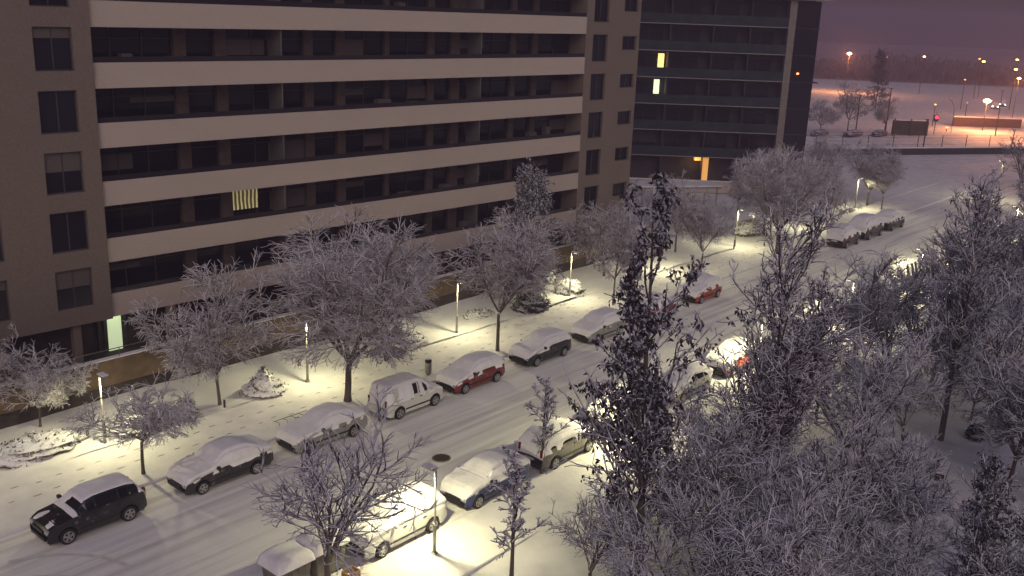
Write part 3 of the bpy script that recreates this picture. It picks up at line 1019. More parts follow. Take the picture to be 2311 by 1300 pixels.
pk(1480, 1230, VH, 5.3, 0.55, 'low snow-laden tree right behind the tallest tree stem')
pk(2275, 1100, VG, 0.7, 0.72, 'snow-laden tree right of the bench near the right edge')
pk(2035, 1010, VH, 1.4, 0.66, 'low snow-laden tree left of the bench and behind it')
pk(2190, 950, VH, 3.6, 0.62, 'low snow-laden tree right behind the bench')
pk(2100, 870, VH, 5.2, 0.7, 'low snow-laden tree under the tall tree above the bench')
pk(2330, 1150, VG, 5.5, 0.9, 'snow-laden tree cut by the right edge of the view')
BG4 = leader_tree(35, 9.0, 2.6, 1.2, leaves=4200, r=0.11, n1=40, dens=0.8, ang=(28, 52), upg=0.12, profile=0.6, leaf_size=0.15)
plant_tree('park_tree', BG4, S(35.2, 5.0, 0.0), 1.2, 1.0, 'leafy dark young tree in the bottom right corner', NT)
plant_tree('park_tree', BG4, S(31.5, 6.5, 0.0), 3.4, 0.85, 'smaller leafy dark young tree at the bottom edge near the right corner', NT)

# ------------------------------------------------------------------ bushes
def bush(seed, a, b, h, cone=0.0, leafn=500, bare=0.25, name='snowy_bush', loc=(0, 0, 0), rz=0.0, label='', group='snow-covered shrubs on the lawn', cat='bush', dark=False):
    rs = np.random.RandomState(seed)
    nu, nv = 40, 18
    U = np.linspace(0, 2 * math.pi, nu, endpoint=False)
    V = np.linspace(0.0, 1.0, nv)
    ks = [(rs.randint(1, 7), rs.uniform(1, 9), rs.uniform(0, 6.28), rs.uniform(0.5, 1)) for _ in range(14)]
    verts = []
    for v in V:
        if cone:
            rr = (1 - v) ** 0.9 * (0.75 + 0.25 * (1 - v)) if v > 0 else 0.93
            zz = v * h
        else:
            rr = math.cos(v * math.pi / 2) ** 0.7 if v < 1 else 0
            zz = math.sin(v * math.pi / 2) * h
        for u in U:
            d = sum(k[3] * math.sin(k[0] * u + k[1] * v * 3 + k[2]) for k in ks) / 14
            d += 0.24 * rs.uniform(-1, 1)
            q = rr * (1 + 0.45 * d)
            verts.append((a * q * math.cos(u), b * q * math.sin(u), zz * (1 + 0.25 * d) - 0.03))
    f = []
    for j in range(nv - 1):
        for i in range(nu):
            k = (i + 1) % nu
            f.append((j * nu + i, j * nu + k, (j + 1) * nu + k, (j + 1) * nu + i))
    f.append(tuple((nv - 1) * nu + i for i in range(nu)))
    t = empty(name, loc, rz, label, cat, group)
    me = quick_mesh('foliage', verts, f)
    link('foliage', me, M['leaf_dark'] if dark else M['bush'], t, smooth=True)
    # twigs poking through
    vv = np.array(verts)
    p = vv[rs.randint(0, len(vv), size=leafn)]
    v2, f2 = leaf_quads(p * np.array([1.02, 1.02, 1.0]), 0.17, rs, -0.1, 0.5)
    link('leaves', quick_mesh('leaves', v2, f2), M['needle'] if dark else M['bush'], t)
    return t


def sb(px, py, *a, **k):
    g = gnd(px, py, 0.15)
    return bush(*a, loc=g, rz=ROT_S, **k)


sb(75, 1022, 1, 2.3, 1.1, 0.75, label='broad flat snowy shrub bed at the left edge')
sb(330, 968, 2, 1.9, 0.8, 0.75, label='long snowy shrub beside the leftmost street lamp')
sb(415, 942, 3, 0.65, 0.6, 0.95, bare=0.5, leafn=900, label='small round darker shrub at the end of the long snowy shrub')
sb(595, 882, 4, 1.3, 1.2, 1.35, cone=1, label='cone-shaped snowy shrub on the lawn left of the second lamp')
sb(910, 772, 5, 1.6, 0.9, 0.4, label='low flat snowy shrub patch near the pale lit trunk')
sb(1080, 712, 6, 1.3, 0.8, 0.3, label='low snowy shrub patch right of the third lamp')
sb(1284, 664, 7, 1.1, 1.0, 1.15, label='round snowy shrub behind the fourth lamp')
sb(1245, 640, 8, 0.5, 0.5, 2.4, cone=1, label='narrow upright snowy shrub lit beside the conifer')
sb(1198, 697, 9, 1.35, 1.1, 1.0, dark=True, leafn=1500, label='dark evergreen shrub at the foot of the conifer')
sb(1690, 527, 10, 2.4, 1.1, 1.3, leafn=1200, label='snowy hedge clump beyond the lamp at the wall end')
for i, (x, y, w, lab) in enumerate(((1850, 303, 3.0, 'low dark shrub at the far field edge, nearest the dark block'), (1925, 304, 3.6, 'low dark shrub under the far bare tree'), (1985, 304, 2.6, 'low dark shrub under the lone far conifer'))):
    sb(x, y, 30 + i, w, 1.2, 0.9, dark=True, leafn=300, label=lab, group='low shrubs at the edge of the far field')
for i, (x, y, w, h_, lab) in enumerate(((1958, 1224, 0.45, 0.5, 'dark low shrub poking from snow at the bottom right'), (2020, 1165, 0.5, 0.45, 'dark low shrub poking from snow nearer the bench'), (2200, 985, 0.5, 0.6, 'dark low shrub beyond the bench'))):
    sb(x, y, 40 + i, w, w * 0.8, h_, dark=True, leafn=500, label=lab, group='small dark shrubs in the park snow')

# ------------------------------------------------------------------ street lamps
def make_lamp():
    t = empty('street_lamp', (0, 0, 0), 0)
    MB().lathe([(0.075, 0), (0.075, 1.25), (0.048, 1.3), (0.045, 3.6)], seg=10).build('pole', M['steel'], t, True)
    MB().lathe([(0.055, 1.22), (0.095, 1.24), (0.095, 1.33), (0.055, 1.35)], seg=10).build('collar', M['headlight'], t)
    MB().lathe([(0.15, 0), (0.15, 0.03), (0.08, 0.05)], seg=10).build('base_plate', M['steel'], t)
    h = MB()
    # flat head reaching towards the road (local -y)
    h.box(-0.17, 0.17, -0.62, -0.05, 3.62, 3.67)
    h.box(-0.03, 0.03, -0.30, 0.03, 3.54, 3.618)
    hd = h.build('lamp_head', M['steel'], t, bevel=0.01)
    MB().box(-0.12, 0.12, -0.56, -0.28, 3.603, 3.618).build('light_panel', M['lamp_on'], hd)
    MB().box(-0.16, 0.16, -0.61, -0.06, 3.672, 3.71).build('snow_cap', M['car_snow'], hd)
    return t


def lamp_light(parent, loc, w=LAMP_W, col=LAMP_COL, size=3.02, blend=0.45):
    l = bpy.data.lights.new('lamp_light', 'SPOT')
    l.energy = w
    l.color = col
    l.spot_size = size
    l.spot_blend = blend
    l.shadow_soft_size = 0.10
    o = bpy.data.objects.new('lamp_light', l)
    C.objects.link(o)
    o.parent = parent
    o.location = loc
    return o


proto = make_lamp()
far_l = [(8.0, 'street lamp outside the left edge of the view on the far pavement'),
         (20.3, 'leftmost street lamp in view, beside the long snowy shrub'),
         (32.4, 'street lamp right of the cone-shaped snowy shrub'),
         (44.7, 'street lamp on the lawn edge left of the conifer'),
         (57.0, 'street lamp in front of the round snowy shrub'),
         (69.5, 'street lamp seen between branches of the tallest foreground tree'),
         (82.8, 'street lamp beside the snowy hedge clump'),
         (96.5, 'street lamp among the far frosted trees'),
         (111.7, 'farthest lamp of the far pavement, bright through the trees')]
near_l = [(24.5, 'near street lamp with flat head beside the white car and manhole'),
          (38.0, 'near street lamp hidden behind the tallest foreground tree by the white and blue van'),
          (51.8, 'near street lamp in front of the dark car with snow piled high'),
          (65.5, 'near street lamp behind the forked foreground tree'),
          (79.5, 'near street lamp by the snowy delivery van'),
          (93.5, 'near street lamp beyond the delivery van'),
          (107.5, 'near street lamp at the far end of the parked row')]
first = True
lamps = []
for (u, lab) in far_l:
    o = proto if first else copy_tree(proto)
    first = False
    o.location = S(u, 42.6, 0.12)
    o.rotation_euler = (0, 0, ROT_S)
    lamps.append((o, lab, 'street lamps along the far pavement'))
for (u, lab) in near_l:
    o = copy_tree(proto)
    o.location = S(u, 24.3, 0.12)
    o.rotation_euler = (0, 0, ROT_S + math.pi)
    lamps.append((o, lab, 'street lamps along the near pavement'))
o = copy_tree(proto)
g = gnd(2250, 455)
o.location = (g[0], g[1], 0)
o.scale = (1.4,) * 3
o.rotation_euler = (0, 0, ROT_S + 2.4)
lamps.append((o, 'lone street lamp at the far side of the open snowy square', 'street lamps along the near pavement'))
for i, (o, lab, g) in enumerate(lamps):
    tag(o, lab, 'street lamp', g)
    # far row and the lone lamp are set weaker than the near row
    w = LAMP_W * (0.62 if i < 9 else 1.05 if i < 16 else 0.5)
    lamp_light(o, (0, -0.42, 3.57), w)

# ------------------------------------------------------------------ cars
def interp(xs, ys, x):
    return np.interp(x, xs, ys)


def smoothstep(a, b, x):
    t = np.clip((x - a) / (b - a), 0, 1)
    return t * t * (3 - 2 * t)


STYLES = {
    # x fractions of length, front at 0. top: centre line height; belt: window-sill height
    'sedan': dict(L=4.55, W=1.78, top=[(0, .62), (.03, .72), (.10, .84), (.27, .95), (.31, .99), (.44, 1.36), (.52, 1.43), (.66, 1.42), (.73, 1.34), (.86, 1.06), (.96, 1.0), (1, .80)],
                  g=(.27, .87), roof=(.45, .74), wb=(.18, .785), pill=[.475, .66]),
    'hatch': dict(L=4.1, W=1.75, top=[(0, .62), (.03, .74), (.10, .86), (.25, .98), (.29, 1.03), (.42, 1.40), (.52, 1.48), (.80, 1.45), (.88, 1.36), (.96, 1.05), (.985, .95), (1, .70)],
                  g=(.26, .955), roof=(.43, .87), wb=(.19, .81), pill=[.50, .74]),
    'suv': dict(L=4.35, W=1.82, top=[(0, .70), (.03, .86), (.09, .98), (.24, 1.08), (.27, 1.12), (.38, 1.52), (.47, 1.63), (.82, 1.62), (.90, 1.54), (.965, 1.15), (.985, 1.0), (1, .75)],
                g=(.25, .965), roof=(.39, .90), wb=(.19, .80), pill=[.48, .71]),
    'van': dict(L=4.25, W=1.78, top=[(0, .68), (.03, .82), (.08, .95), (.20, 1.08), (.23, 1.13), (.37, 1.66), (.45, 1.80), (.93, 1.80), (.975, 1.72), (.99, 1.2), (1, .80)],
                g=(.21, .985), roof=(.38, .96), wb=(.18, .80), pill=[.47, .62]),
    'big_van': dict(L=4.9, W=1.9, top=[(0, .75), (.03, .95), (.08, 1.08), (.17, 1.2), (.20, 1.25), (.31, 1.85), (.40, 1.98), (.94, 1.98), (.98, 1.9), (.992, 1.3), (1, .85)],
                    g=(.18, .988), roof=(.32, .965), wb=(.17, .80), pill=[.42, .62, .8]),
}


def make_car(name, style, loc, heading, paint, label, cat='car', group='parked cars', snow=0.10, cover=1.0, side=0.35, hood=True, seed=1,
             L=None, closed_rear=False, wind_clear=0.0, stripe=None, frosted=False, white_trim=False, lens_rear=None, snow_rough=0.35, side_clump=0.0, glow_front=False):
    st = STYLES[style]
    snow *= 1.6
    rs = np.random.RandomState(seed)
    Lx = L or st['L']
    W = st['W'] / 2
    root = empty(name, loc, heading, label, cat, group)     # local +x = rear, -x = front, so front faces -x
    wx = [f * Lx for f in st['wb']]
    WR = 0.31 if style in ('sedan', 'hatch') else 0.335
    AR = WR + 0.07
    fx = np.unique(np.concatenate([np.linspace(0, 1, 46), [0.012, 0.03, 0.985], [t[0] for t in st['top']], [(w + d) / Lx for w in wx for d in (-AR, -AR * .97, -AR * .85, AR * .85, AR * .97, AR)]]))
    X = fx * Lx
    top = interp([t[0] for t in st['top']], [t[1] for t in st['top']], fx)
    for _ in range(1):
        top[1:-1] = 0.25 * top[:-2] + 0.5 * top[1:-1] + 0.25 * top[2:]
    g0, g1 = st['g']
    hoodz = interp([0, g0], [0.60 if style != 'big_van' else .72, interp([t[0] for t in st['top']], [t[1] for t in st['top']], g0) - 0.02], fx)
    beltf = interp([t[0] for t in st['top']], [t[1] for t in st['top']], g0) - 0.04
    belt = np.where(fx < g0, top - 0.05, np.minimum(top - 0.05, beltf + 0.06 * (fx - g0) / (1 - g0)))
    gh = np.clip((top - belt - 0.05) / 0.35, 0, 1)           # greenhouse weight
    endf = np.minimum(smoothstep(-.03, .12, fx), smoothstep(-.03, .10, 1 - fx))
    w = W * (0.80 + 0.20 * endf ** 0.6)
    wroof = w * (0.90 - 0.155 * gh)
    sill = np.full_like(fx, 0.24)
    sill += 0.06 * (1 - smoothstep(0, .06, fx)) + 0.08 * (1 - smoothstep(0, .06, 1 - fx))
    arch = np.zeros_like(fx)
    for c in wx:
        d = AR ** 2 - (X - c) ** 2
        arch = np.maximum(arch, np.where(d > 0, WR + np.sqrt(np.maximum(d, 0)), 0))
    low = np.maximum(sill, arch)
    mid = np.maximum(low + 0.02, (sill + belt) * 0.5)
    # half ring
    H = []
    for i in range(len(X)):
        pts = [(w[i] * 0.955, low[i]), (w[i] * 0.99, low[i] + (mid[i] - low[i]) * 0.4), (w[i], mid[i]), (w[i] * 0.99, mid[i] + (belt[i] - mid[i]) * 0.6), (w[i] * 0.96, belt[i])]
        a, b = np.array(pts[-1]), np.array([wroof[i], top[i] - 0.075 * (0.6 + 0.4 * gh[i])])
        for t in (0.08, 0.5, 0.93):
            q = a * (1 - t) + b * t
            pts.append((q[0] + 0.02 * math.sin(t * math.pi), q[1]))
        pts.append(tuple(b))
        for t, dz in ((0.88, 0.035), (0.66, 0.015), (0.33, 0.004), (0.0, 0.0)):
            pts.append((wroof[i] * t, top[i] - dz))
        H.append(pts)
    H = np.array(H)                      # (nx, 13, 2)
    nh = H.shape[1]
    full = np.concatenate([H, H[:, -2::-1] * np.array([-1, 1])], axis=1)  # y from + to -
    nr = full.shape[1]
    xo = X - Lx / 2
    V = np.zeros((len(X), nr, 3))
    V[:, :, 0] = xo[:, None]
    V[:, :, 1:] = full
    # raked ends: round the nose
    V[0, :, 0] += 0.05 * np.abs(full[0, :, 0]) / W
    verts = V.reshape(-1, 3)
    cells = {}
    r0, r1 = st['roof']

    def key(i, j):
        f = (fx[i] + fx[i + 1]) / 2
        jj = j if j < nh - 1 else nr - 2 - j
        sidew = 'L' if j < nh - 1 else 'R'
        if gh[i] + gh[i + 1] < 0.25:
            return 'body'
        if 5 <= jj <= 6 and g0 + .015 < f < g1 - .015:
            for p in st['pill']:
                if abs(f - p) < 0.011:
                    return 'body'
            if closed_rear and f > closed_rear:
                return 'body'
            if gh[i] < 0.12:
                return 'body'
            return 'side' + sidew
        if jj >= 9 and g0 + 0.01 < f < r0 - 0.01:
            return 'windshield'
        if jj >= 9 and r1 + 0.005 < f < g1 - 0.005:
            return 'rear'
        return 'body'
    for i in range(len(X) - 1):
        for j in range(nr - 1):
            cells.setdefault(key(i, j), []).append((i * nr + j, i * nr + j + 1, (i + 1) * nr + j + 1, (i + 1) * nr + j))
    nm = {'body': 'body', 'sideL': 'side_window', 'sideR': 'side_window', 'windshield': 'windscreen', 'rear': 'rear_window'}
    body = None
    for k in sorted(cells, key=lambda s: s != 'body'):
        fc = list(cells[k])
        vv = verts
        if k == 'body':
            fc.append(tuple(range(0, nr)))
            b0 = (len(X) - 1) * nr
            fc.append(tuple(reversed(range(b0, b0 + nr))))
        used = sorted({q for f in fc for q in f})
        mp = {q: i for i, q in enumerate(used)}
        me = quick_mesh(nm[k], vv[used], [tuple(mp[q] for q in f) for f in fc])
        o = link(nm[k], me, paint if k == 'body' else M['car_glass'], root, smooth=True)
        if k == 'body':
            body = o
    # underbody
    ub = MB().box(-Lx / 2 + 0.12, Lx / 2 - 0.12, -W * 0.80, W * 0.80, 0.17, 0.62)
    ub.build('underbody', M['black_plastic'], root)
    # wheels
    for c in wx:
        for s in (1, -1):
            y = s * (W - 0.10)
            wm = MB().lathe([(WR * 0.62, -0.10), (WR * 0.93, -0.105), (WR, -0.07), (WR, 0.07), (WR * 0.93, 0.105), (WR * 0.62, 0.10)], seg=20, axis='y', off=(c - Lx / 2, y, WR))
            wh = wm.build('wheel', M['tyre'], root, False)
            rm = MB()
            yo = y + s * 0.085
            rm.lathe([(WR * 0.66, -0.012), (WR * 0.66, 0.012), (WR * 0.60, 0.020)], seg=18, axis='y', off=(c - Lx / 2, yo, WR))
            rm2 = MB()
            yc = y + s * 0.108
            for q in range(5):
                a = q * 2 * math.pi / 5 + 0.3
                ca, sa = math.cos(a), math.sin(a)
                p = [(0.03 * -sa, 0.03 * ca), (WR * .60 * ca + 0.05 * -sa, WR * .60 * sa + 0.05 * ca), (WR * .60 * ca + 0.05 * sa, WR * .60 * sa - 0.05 * ca), (0.03 * sa, -0.03 * ca)]
                lo = [(c - Lx / 2 + x_, yc, WR + z_) for x_, z_ in p]
                hi = [(c - Lx / 2 + x_, yc + s * 0.015, WR + z_) for x_, z_ in p]
                rm2.slope(lo, hi)
            rm.build('hub_well', M['black_plastic'], wh)
            rm2.lathe([(WR * .15, -0.01), (WR * .15, 0.012)], seg=10, axis='y', off=(c - Lx / 2, yc, WR))
            b0 = len(rm2.v)
            rm2.tube([(c - Lx / 2 + WR * 0.64 * math.cos(a), yc, WR + WR * 0.64 * math.sin(a)) for a in np.linspace(0, 2 * math.pi, 19)], 0.018, 5)
            rm2.build('rim', M['rim'], wh)
    # lights, grille, plates, mirrors, handles, seams
    hz = top[2] - 0.08

    def at_x(f):
        return interp(fx, w, f)
    for s in (1, -1):
        hl = MB()
        y0, y1 = s * W * 0.50, s * W * 0.865
        ya, yb = min(y0, y1), max(y0, y1)
        hl.slope([(-Lx / 2 + 0.00, ya, hz - 0.10), (-Lx / 2 + 0.20, ya, hz - 0.08), (-Lx / 2 + 0.24, yb, hz - 0.08), (-Lx / 2 + 0.03, yb, hz - 0.10)],
                 [(-Lx / 2 + 0.02, ya, hz + 0.06), (-Lx / 2 + 0.22, ya, hz + 0.08), (-Lx / 2 + 0.30, yb, hz + 0.09), (-Lx / 2 + 0.05, yb, hz + 0.06)])
        hl.build('headlight', M['white_on'] if glow_front else M['headlight'], root, bevel=0.02)
        tl = MB()
        yy = s * W * 0.80
        tall = style in ('van', 'big_van', 'suv', 'hatch')
        z0_, z1_ = (0.78, 1.18) if tall else (0.72, 0.92)
        tl.box(Lx / 2 - 0.13, Lx / 2 + 0.008, min(s * W * .66, s * W * .83), max(s * W * .66, s * W * .83), z0_, z1_)
        tl.build('taillight', lens_rear or M['taillight'], root, bevel=0.03)
        mr = MB()
        mx_ = -Lx / 2 + (g0 + 0.075) * Lx
        mz = beltf + 0.06
        mr.box(mx_ - 0.08, mx_ + 0.08, min(s * W * 0.93, s * (W + 0.17)), max(s * W * 0.93, s * (W + 0.17)), mz, mz + 0.15)
        mr.build('mirror', M['black_plastic'] if not white_trim else paint, root, bevel=0.04)
        for f in (st['pill'][0] - 0.03, st['pill'][-1] - 0.02):
            xx = -Lx / 2 + f * Lx
            hd = MB()
            hd.box(xx - 0.09, xx + 0.09, min(s * (W * .985), s * (W + 0.015)), max(s * (W * .985), s * (W + 0.015)), beltf - 0.14, beltf - 0.10)
            hd.build('door_handle', M['black_plastic'], root)
        sm = MB()
        for f in ([] if white_trim else [g0 + 0.09] + st['pill'][:2]):
            xx = -Lx / 2 + f * Lx
            sm.box(xx - 0.008, xx + 0.008, min(s * W * .985, s * (W + 0.003)), max(s * W * .985, s * (W + 0.003)), 0.36, beltf - 0.03)
        sm.box(-Lx / 2 + wx[0] + AR, -Lx / 2 + wx[1] - AR, min(s * W * .98, s * (W + 0.012)), max(s * W * .98, s * (W + 0.012)), 0.44, 0.52)
        sm.build('side_trim', M['black_plastic'], root)
    gr = MB().box(-Lx / 2 - 0.015, -Lx / 2 + 0.1, -W * 0.46, W * 0.46, hz - 0.14, hz + 0.0)
    gr.build('grille', M['black_plastic'], root)
    bp = MB().box(-Lx / 2 - 0.02, -Lx / 2 + 0.1, -W * 0.62, W * 0.62, 0.32, 0.45)
    bp.build('bumper_vent', M['black_plastic'], root)
    if style == 'big_van':
        sl_ = MB()
        for q in range(4):
            sl_.box(-Lx / 2 - 0.03, -Lx / 2 - 0.018, -W * 0.6, W * 0.6, hz - 0.22 + q * 0.09, hz - 0.20 + q * 0.09)
        sl_.build('grille_slats', M['rim'], root)
    rb_ = MB().box(Lx / 2 - 0.1, Lx / 2 + 0.035, -W * 0.78, W * 0.78, 0.36, 0.54)
    rb_.build('rear_bumper', M['black_plastic'] if not white_trim else paint, root, bevel=0.03)
    MB().box(Lx / 2 + 0.035, Lx / 2 + 0.045, -0.26, 0.26, 0.56, 0.68).build('number_plate', M['plate'], root)
    if stripe is not None:
        for s in (1, -1):
            MB().box(-Lx * 0.30, Lx * 0.42, min(s * W * .98, s * (W + 0.02)), max(s * W * .98, s * (W + 0.02)), 0.55, 0.86).build('side_panel', stripe, root)
    if snow > 0:
        # snow blanket: the same surface lifted off the car, ragged where it ends
        j0, j1 = 3, nr - 4
        sub = V[:, j0:j1 + 1]
        # refine
        fx2 = np.linspace(0.0, 1.0, 90)
        gridj = np.linspace(0, sub.shape[1] - 1, 58)
        A = np.empty((len(fx2), sub.shape[1], 3))
        for j in range(sub.shape[1]):
            for c in range(3):
                A[:, j, c] = np.interp(fx2, fx, sub[:, j, c])
        B_ = np.empty((len(fx2), len(gridj), 3))
        for i in range(len(fx2)):
            for c in range(3):
                B_[i, :, c] = np.interp(gridj, np.arange(sub.shape[1]), A[i, :, c])
        du = np.gradient(B_, axis=0)
        dv = np.gradient(B_, axis=1)
        N = np.cross(dv, du)
        N /= np.linalg.norm(N, axis=2, keepdims=True) + 1e-9
        if N[len(fx2) // 2, len(gridj) // 2, 2] < 0:
            N = -N
        # smooth random field
        nz = np.zeros(B_.shape[:2])
        for q in range(16):
            a, fr = rs.uniform(0, 6.28), rs.uniform(1.2, 9)
            nz += np.sin((B_[:, :, 0] * math.cos(a) + (B_[:, :, 1] + 0.6 * B_[:, :, 2]) * math.sin(a)) * fr + rs.uniform(0, 6.28)) / 16
        nz *= 2.6
        up = np.maximum(N[:, :, 2], 0)
        jn = gridj + j0
        jh = np.minimum(jn, nr - 1 - jn)          # ring index from the sill
        sidemask = smoothstep(8.6 - 4.0 * side, 9.2 - 4.0 * side, jh)[None, :] * np.ones_like(nz)
        fxx = fx2[:, None] * np.ones_like(nz)
        lowgh = np.interp(fx2, fx, gh)[:, None] * np.ones_like(nz)
        hoodmask = smoothstep(4.4, 5.0, jh)[None, :] * (1 - lowgh)
        mask = np.maximum(sidemask, hoodmask * 0.95)
        th = snow * (mask - (1 - cover) * 0.5) + snow * snow_rough * nz * (0.35 + 0.9 * (mask < 0.97)) - 0.012
        if not hood:
            th = np.where(fxx < g0 + 0.0, th - snow * (0.95 + 0.5 * nz), th)
        if wind_clear:
            th = np.where((fxx > g0 + 0.02) & (fxx < r0 - 0.02) & (B_[:, :, 1] < 0.1 + 0.3 * nz) & (fxx > g0 + 0.05), -0.03, th)
        # thin dark gap line at the top of the side glass
        if side > 0.45:
            gap = np.exp(-((jh[None, :] - 8.15) / 0.33) ** 2) * (lowgh > 0.3) * smoothstep(-0.7, 0.1, nz + 0.15)
            th = th - gap * snow * 2.0
        edge = np.minimum(smoothstep(0, .05, fxx), smoothstep(0, .03, 1 - fxx))
        th = th * (0.25 + 0.75 * edge) + (-0.01) * (1 - edge)
        # snow stands up, not out
        Nn = N * 0.45
        Nn[:, :, 2] += 0.75 * (0.25 + 0.75 * up)
        Sv = B_ + Nn * th[:, :, None]
        nn_ = len(gridj)
        idx = np.arange(len(fx2) - 1)[:, None] * nn_ + np.arange(nn_ - 1)[None, :]
        vis = (np.maximum.reduce([th[:-1, :-1], th[1:, :-1], th[:-1, 1:], th[1:, 1:]]) > -0.004)
        F = np.stack([idx, idx + 1, idx + nn_ + 1, idx + nn_], -1)[vis]
        me = quick_mesh('snow_cover', Sv.reshape(-1, 3), F)
        link('snow_cover', me, M['car_snow'], root, smooth=True)
    return root


def paint(name, col, rough=0.3, metal=0.0):
    mt = mat(name, col, rough, metal)
    b = mt.node_tree.nodes['Principled BSDF']
    b.inputs['Coat Weight'].default_value = 0.4
    # light dusting of frozen spray on the paint
    n = mt.node_tree.nodes
    l = mt.node_tree.links
    tc = n.new('ShaderNodeTexCoord')
    ns = n.new('ShaderNodeTexNoise')
    ns.inputs['Scale'].default_value = 5
    ns.inputs['Detail'].default_value = 7
    l.new(tc.outputs['Object'], ns.inputs[0])
    cr = n.new('ShaderNodeValToRGB')
    cr.color_ramp.elements[0].position = 0.61
    cr.color_ramp.elements[1].position = 0.76
    cr.color_ramp.elements[0].color = (*col, 1)
    cr.color_ramp.elements[1].color = tuple(c * 0.6 + 0.28 for c in col) + (1,)
    l.new(ns.outputs[0], cr.inputs[0])
    l.new(cr.outputs[0], b.inputs['Base Color'])
    return mt


P_black = paint('paint_black', (0.012, 0.012, 0.014))
P_dark = paint('paint_dark', (0.025, 0.022, 0.024))
P_white = paint('paint_white', (0.62, 0.63, 0.60), 0.4)
P_red = paint('paint_red', (0.16, 0.012, 0.012))
P_darkred = paint('paint_dark_red', (0.05, 0.01, 0.01))
P_blue = paint('paint_blue', (0.015, 0.03, 0.13))
P_silver = paint('paint_silver', (0.28, 0.28, 0.27), 0.35, 0.3)
P_grey = paint('paint_grey', (0.12, 0.11, 0.10), 0.35)
P_brightred = paint('paint_bright_red', (0.30, 0.025, 0.015))
P_orange = paint('paint_orange', (0.42, 0.05, 0.015))
P_sky = paint('paint_sky_blue', (0.03, 0.22, 0.50))

HU = ROT_S                # local +x along +u: front faces -u (towards lower left)
HD = ROT_S + math.pi      # front faces +u
GF = 'cars parked along the far kerb'
GN = 'cars parked along the near kerb'


def far_car(u, *a, n=35.95, **k):
    return make_car(a[0], a[1], S(u, n, 0.0), *a[2:], group=GF, **k)


def near_car(u, *a, n=26.5, **k):
    return make_car(a[0], a[1], S(u, n, 0.0), *a[2:], group=GN, **k)


far_car(16.3, 'parked_car', 'suv', HU, P_black, 'black SUV with thin roof snow and half-cleared windscreen at lower left', n=36.1, snow=0.04, cover=0.95, side=0.02, hood=False, wind_clear=1, seed=2, snow_rough=0.2, L=4.2)
far_car(22.4, 'parked_car', 'sedan', HU, P_dark, 'dark sedan with deep snow on hood and roof beside the small frosted tree', snow=0.14, side=0.93, seed=3, L=4.6, snow_rough=0.3)
far_car(28.2, 'parked_car', 'sedan', HU, P_silver, 'snow-covered sedan half hidden behind the bare tree over the containers', snow=0.13, side=0.93, seed=4)
far_car(33.9, 'parked_van', 'van', HD, P_white, 'small white panel van with red tail light and black side strip', 'van', snow=0.08, side=0.12, seed=5, closed_rear=0.80, L=4.2, white_trim=True, snow_rough=0.25)
far_car(39.0, 'parked_car', 'hatch', HU, P_red, 'dark red hatchback with ragged snow edges, behind it the slim litter bin', snow=0.12, side=0.85, seed=6, L=4.3)
far_car(45.4, 'parked_car', 'hatch', HU, P_black, 'black car with white snow line along its bumper beside a slim tree trunk', snow=0.13, side=0.88, seed=7, L=4.4)
far_car(51.6, 'parked_car', 'hatch', HU, P_silver, 'silver car buried in snow left of the tallest tree stem', snow=0.15, side=0.95, seed=8, L=4.3)
far_car(58.6, 'parked_car', 'hatch', HD, P_red, 'dark red car mostly hidden behind the tallest foreground tree', snow=0.13, side=0.55, seed=9)
far_car(65.0, 'parked_car', 'hatch', HU, P_brightred, 'round red car under a dome of snow near the bright pavement', snow=0.17, side=0.8, seed=10, L=4.0)
c1_ = far_car(92.4, 'parked_car', 'hatch', HD, P_darkred, 'first of the three far cars, reddish rear under a snow dome', snow=0.19, side=0.9, seed=11)
c2_ = far_car(98.1, 'parked_car', 'suv', HD, P_dark, 'tall car in the middle of the three far snow-buried cars', snow=0.22, side=1.0, seed=12, L=4.7)
c3_ = far_car(104.4, 'parked_car', 'sedan', HD, P_black, 'dark car at the far end of the three far cars', snow=0.18, side=0.8, seed=13)
for c_ in (c1_, c2_, c3_):
    c_.scale = (1.05, 1.1, 1.18)
near_car(24.35, 'parked_car', 'suv', HU, P_white, 'white car with alloy wheels and thick snow right of the waste containers', snow=0.12, side=1.02, seed=14, L=4.55, white_trim=True, snow_rough=0.22)
near_car(29.95, 'parked_car', 'sedan', HU, P_blue, 'dark blue car with full snow cover beside the manhole', snow=0.14, side=0.9, seed=15, L=4.4)
near_car(35.2, 'parked_car', 'suv', HD, P_grey, 'grey brown car with clear tailgate behind the blue car', snow=0.12, side=0.8, seed=16)
near_car(41.0, 'parked_van', 'big_van', HU, P_white, 'white van with sky blue side panel behind the tallest tree', 'van', snow=0.12, side=0.15, seed=17, stripe=P_sky, lens_rear=M['orange_lens'], white_trim=True)
near_car(46.8, 'parked_car', 'hatch', HU, P_silver, 'silver hatchback between the blue-sided van and the second near lamp', snow=0.13, side=0.5, seed=18)
near_car(52.6, 'parked_car', 'hatch', HU, P_orange, 'orange red car piled with bright snow under the second near lamp', snow=0.17, side=0.75, seed=19)
near_car(60.4, 'parked_car', 'sedan', HU, P_dark, 'dark sedan seen through the branches of the forked tree', snow=0.14, side=0.6, seed=20)
near_car(66.2, 'parked_car', 'hatch', HU, P_silver, 'snowy hatchback under the third near lamp', snow=0.15, side=0.7, seed=21)
near_car(71.8, 'parked_car', 'suv', HU, P_dark, 'dark SUV two places before the delivery van', snow=0.15, side=0.7, seed=22)
near_car(77.2, 'parked_car', 'sedan', HU, P_white, 'white sedan just before the delivery van', snow=0.14, side=0.7, seed=23)
near_car(82.9, 'parked_van', 'big_van', HD, P_dark, 'dark delivery van with snowy roof, its rear facing the road end', 'van', snow=0.14, side=0.1, seed=24)
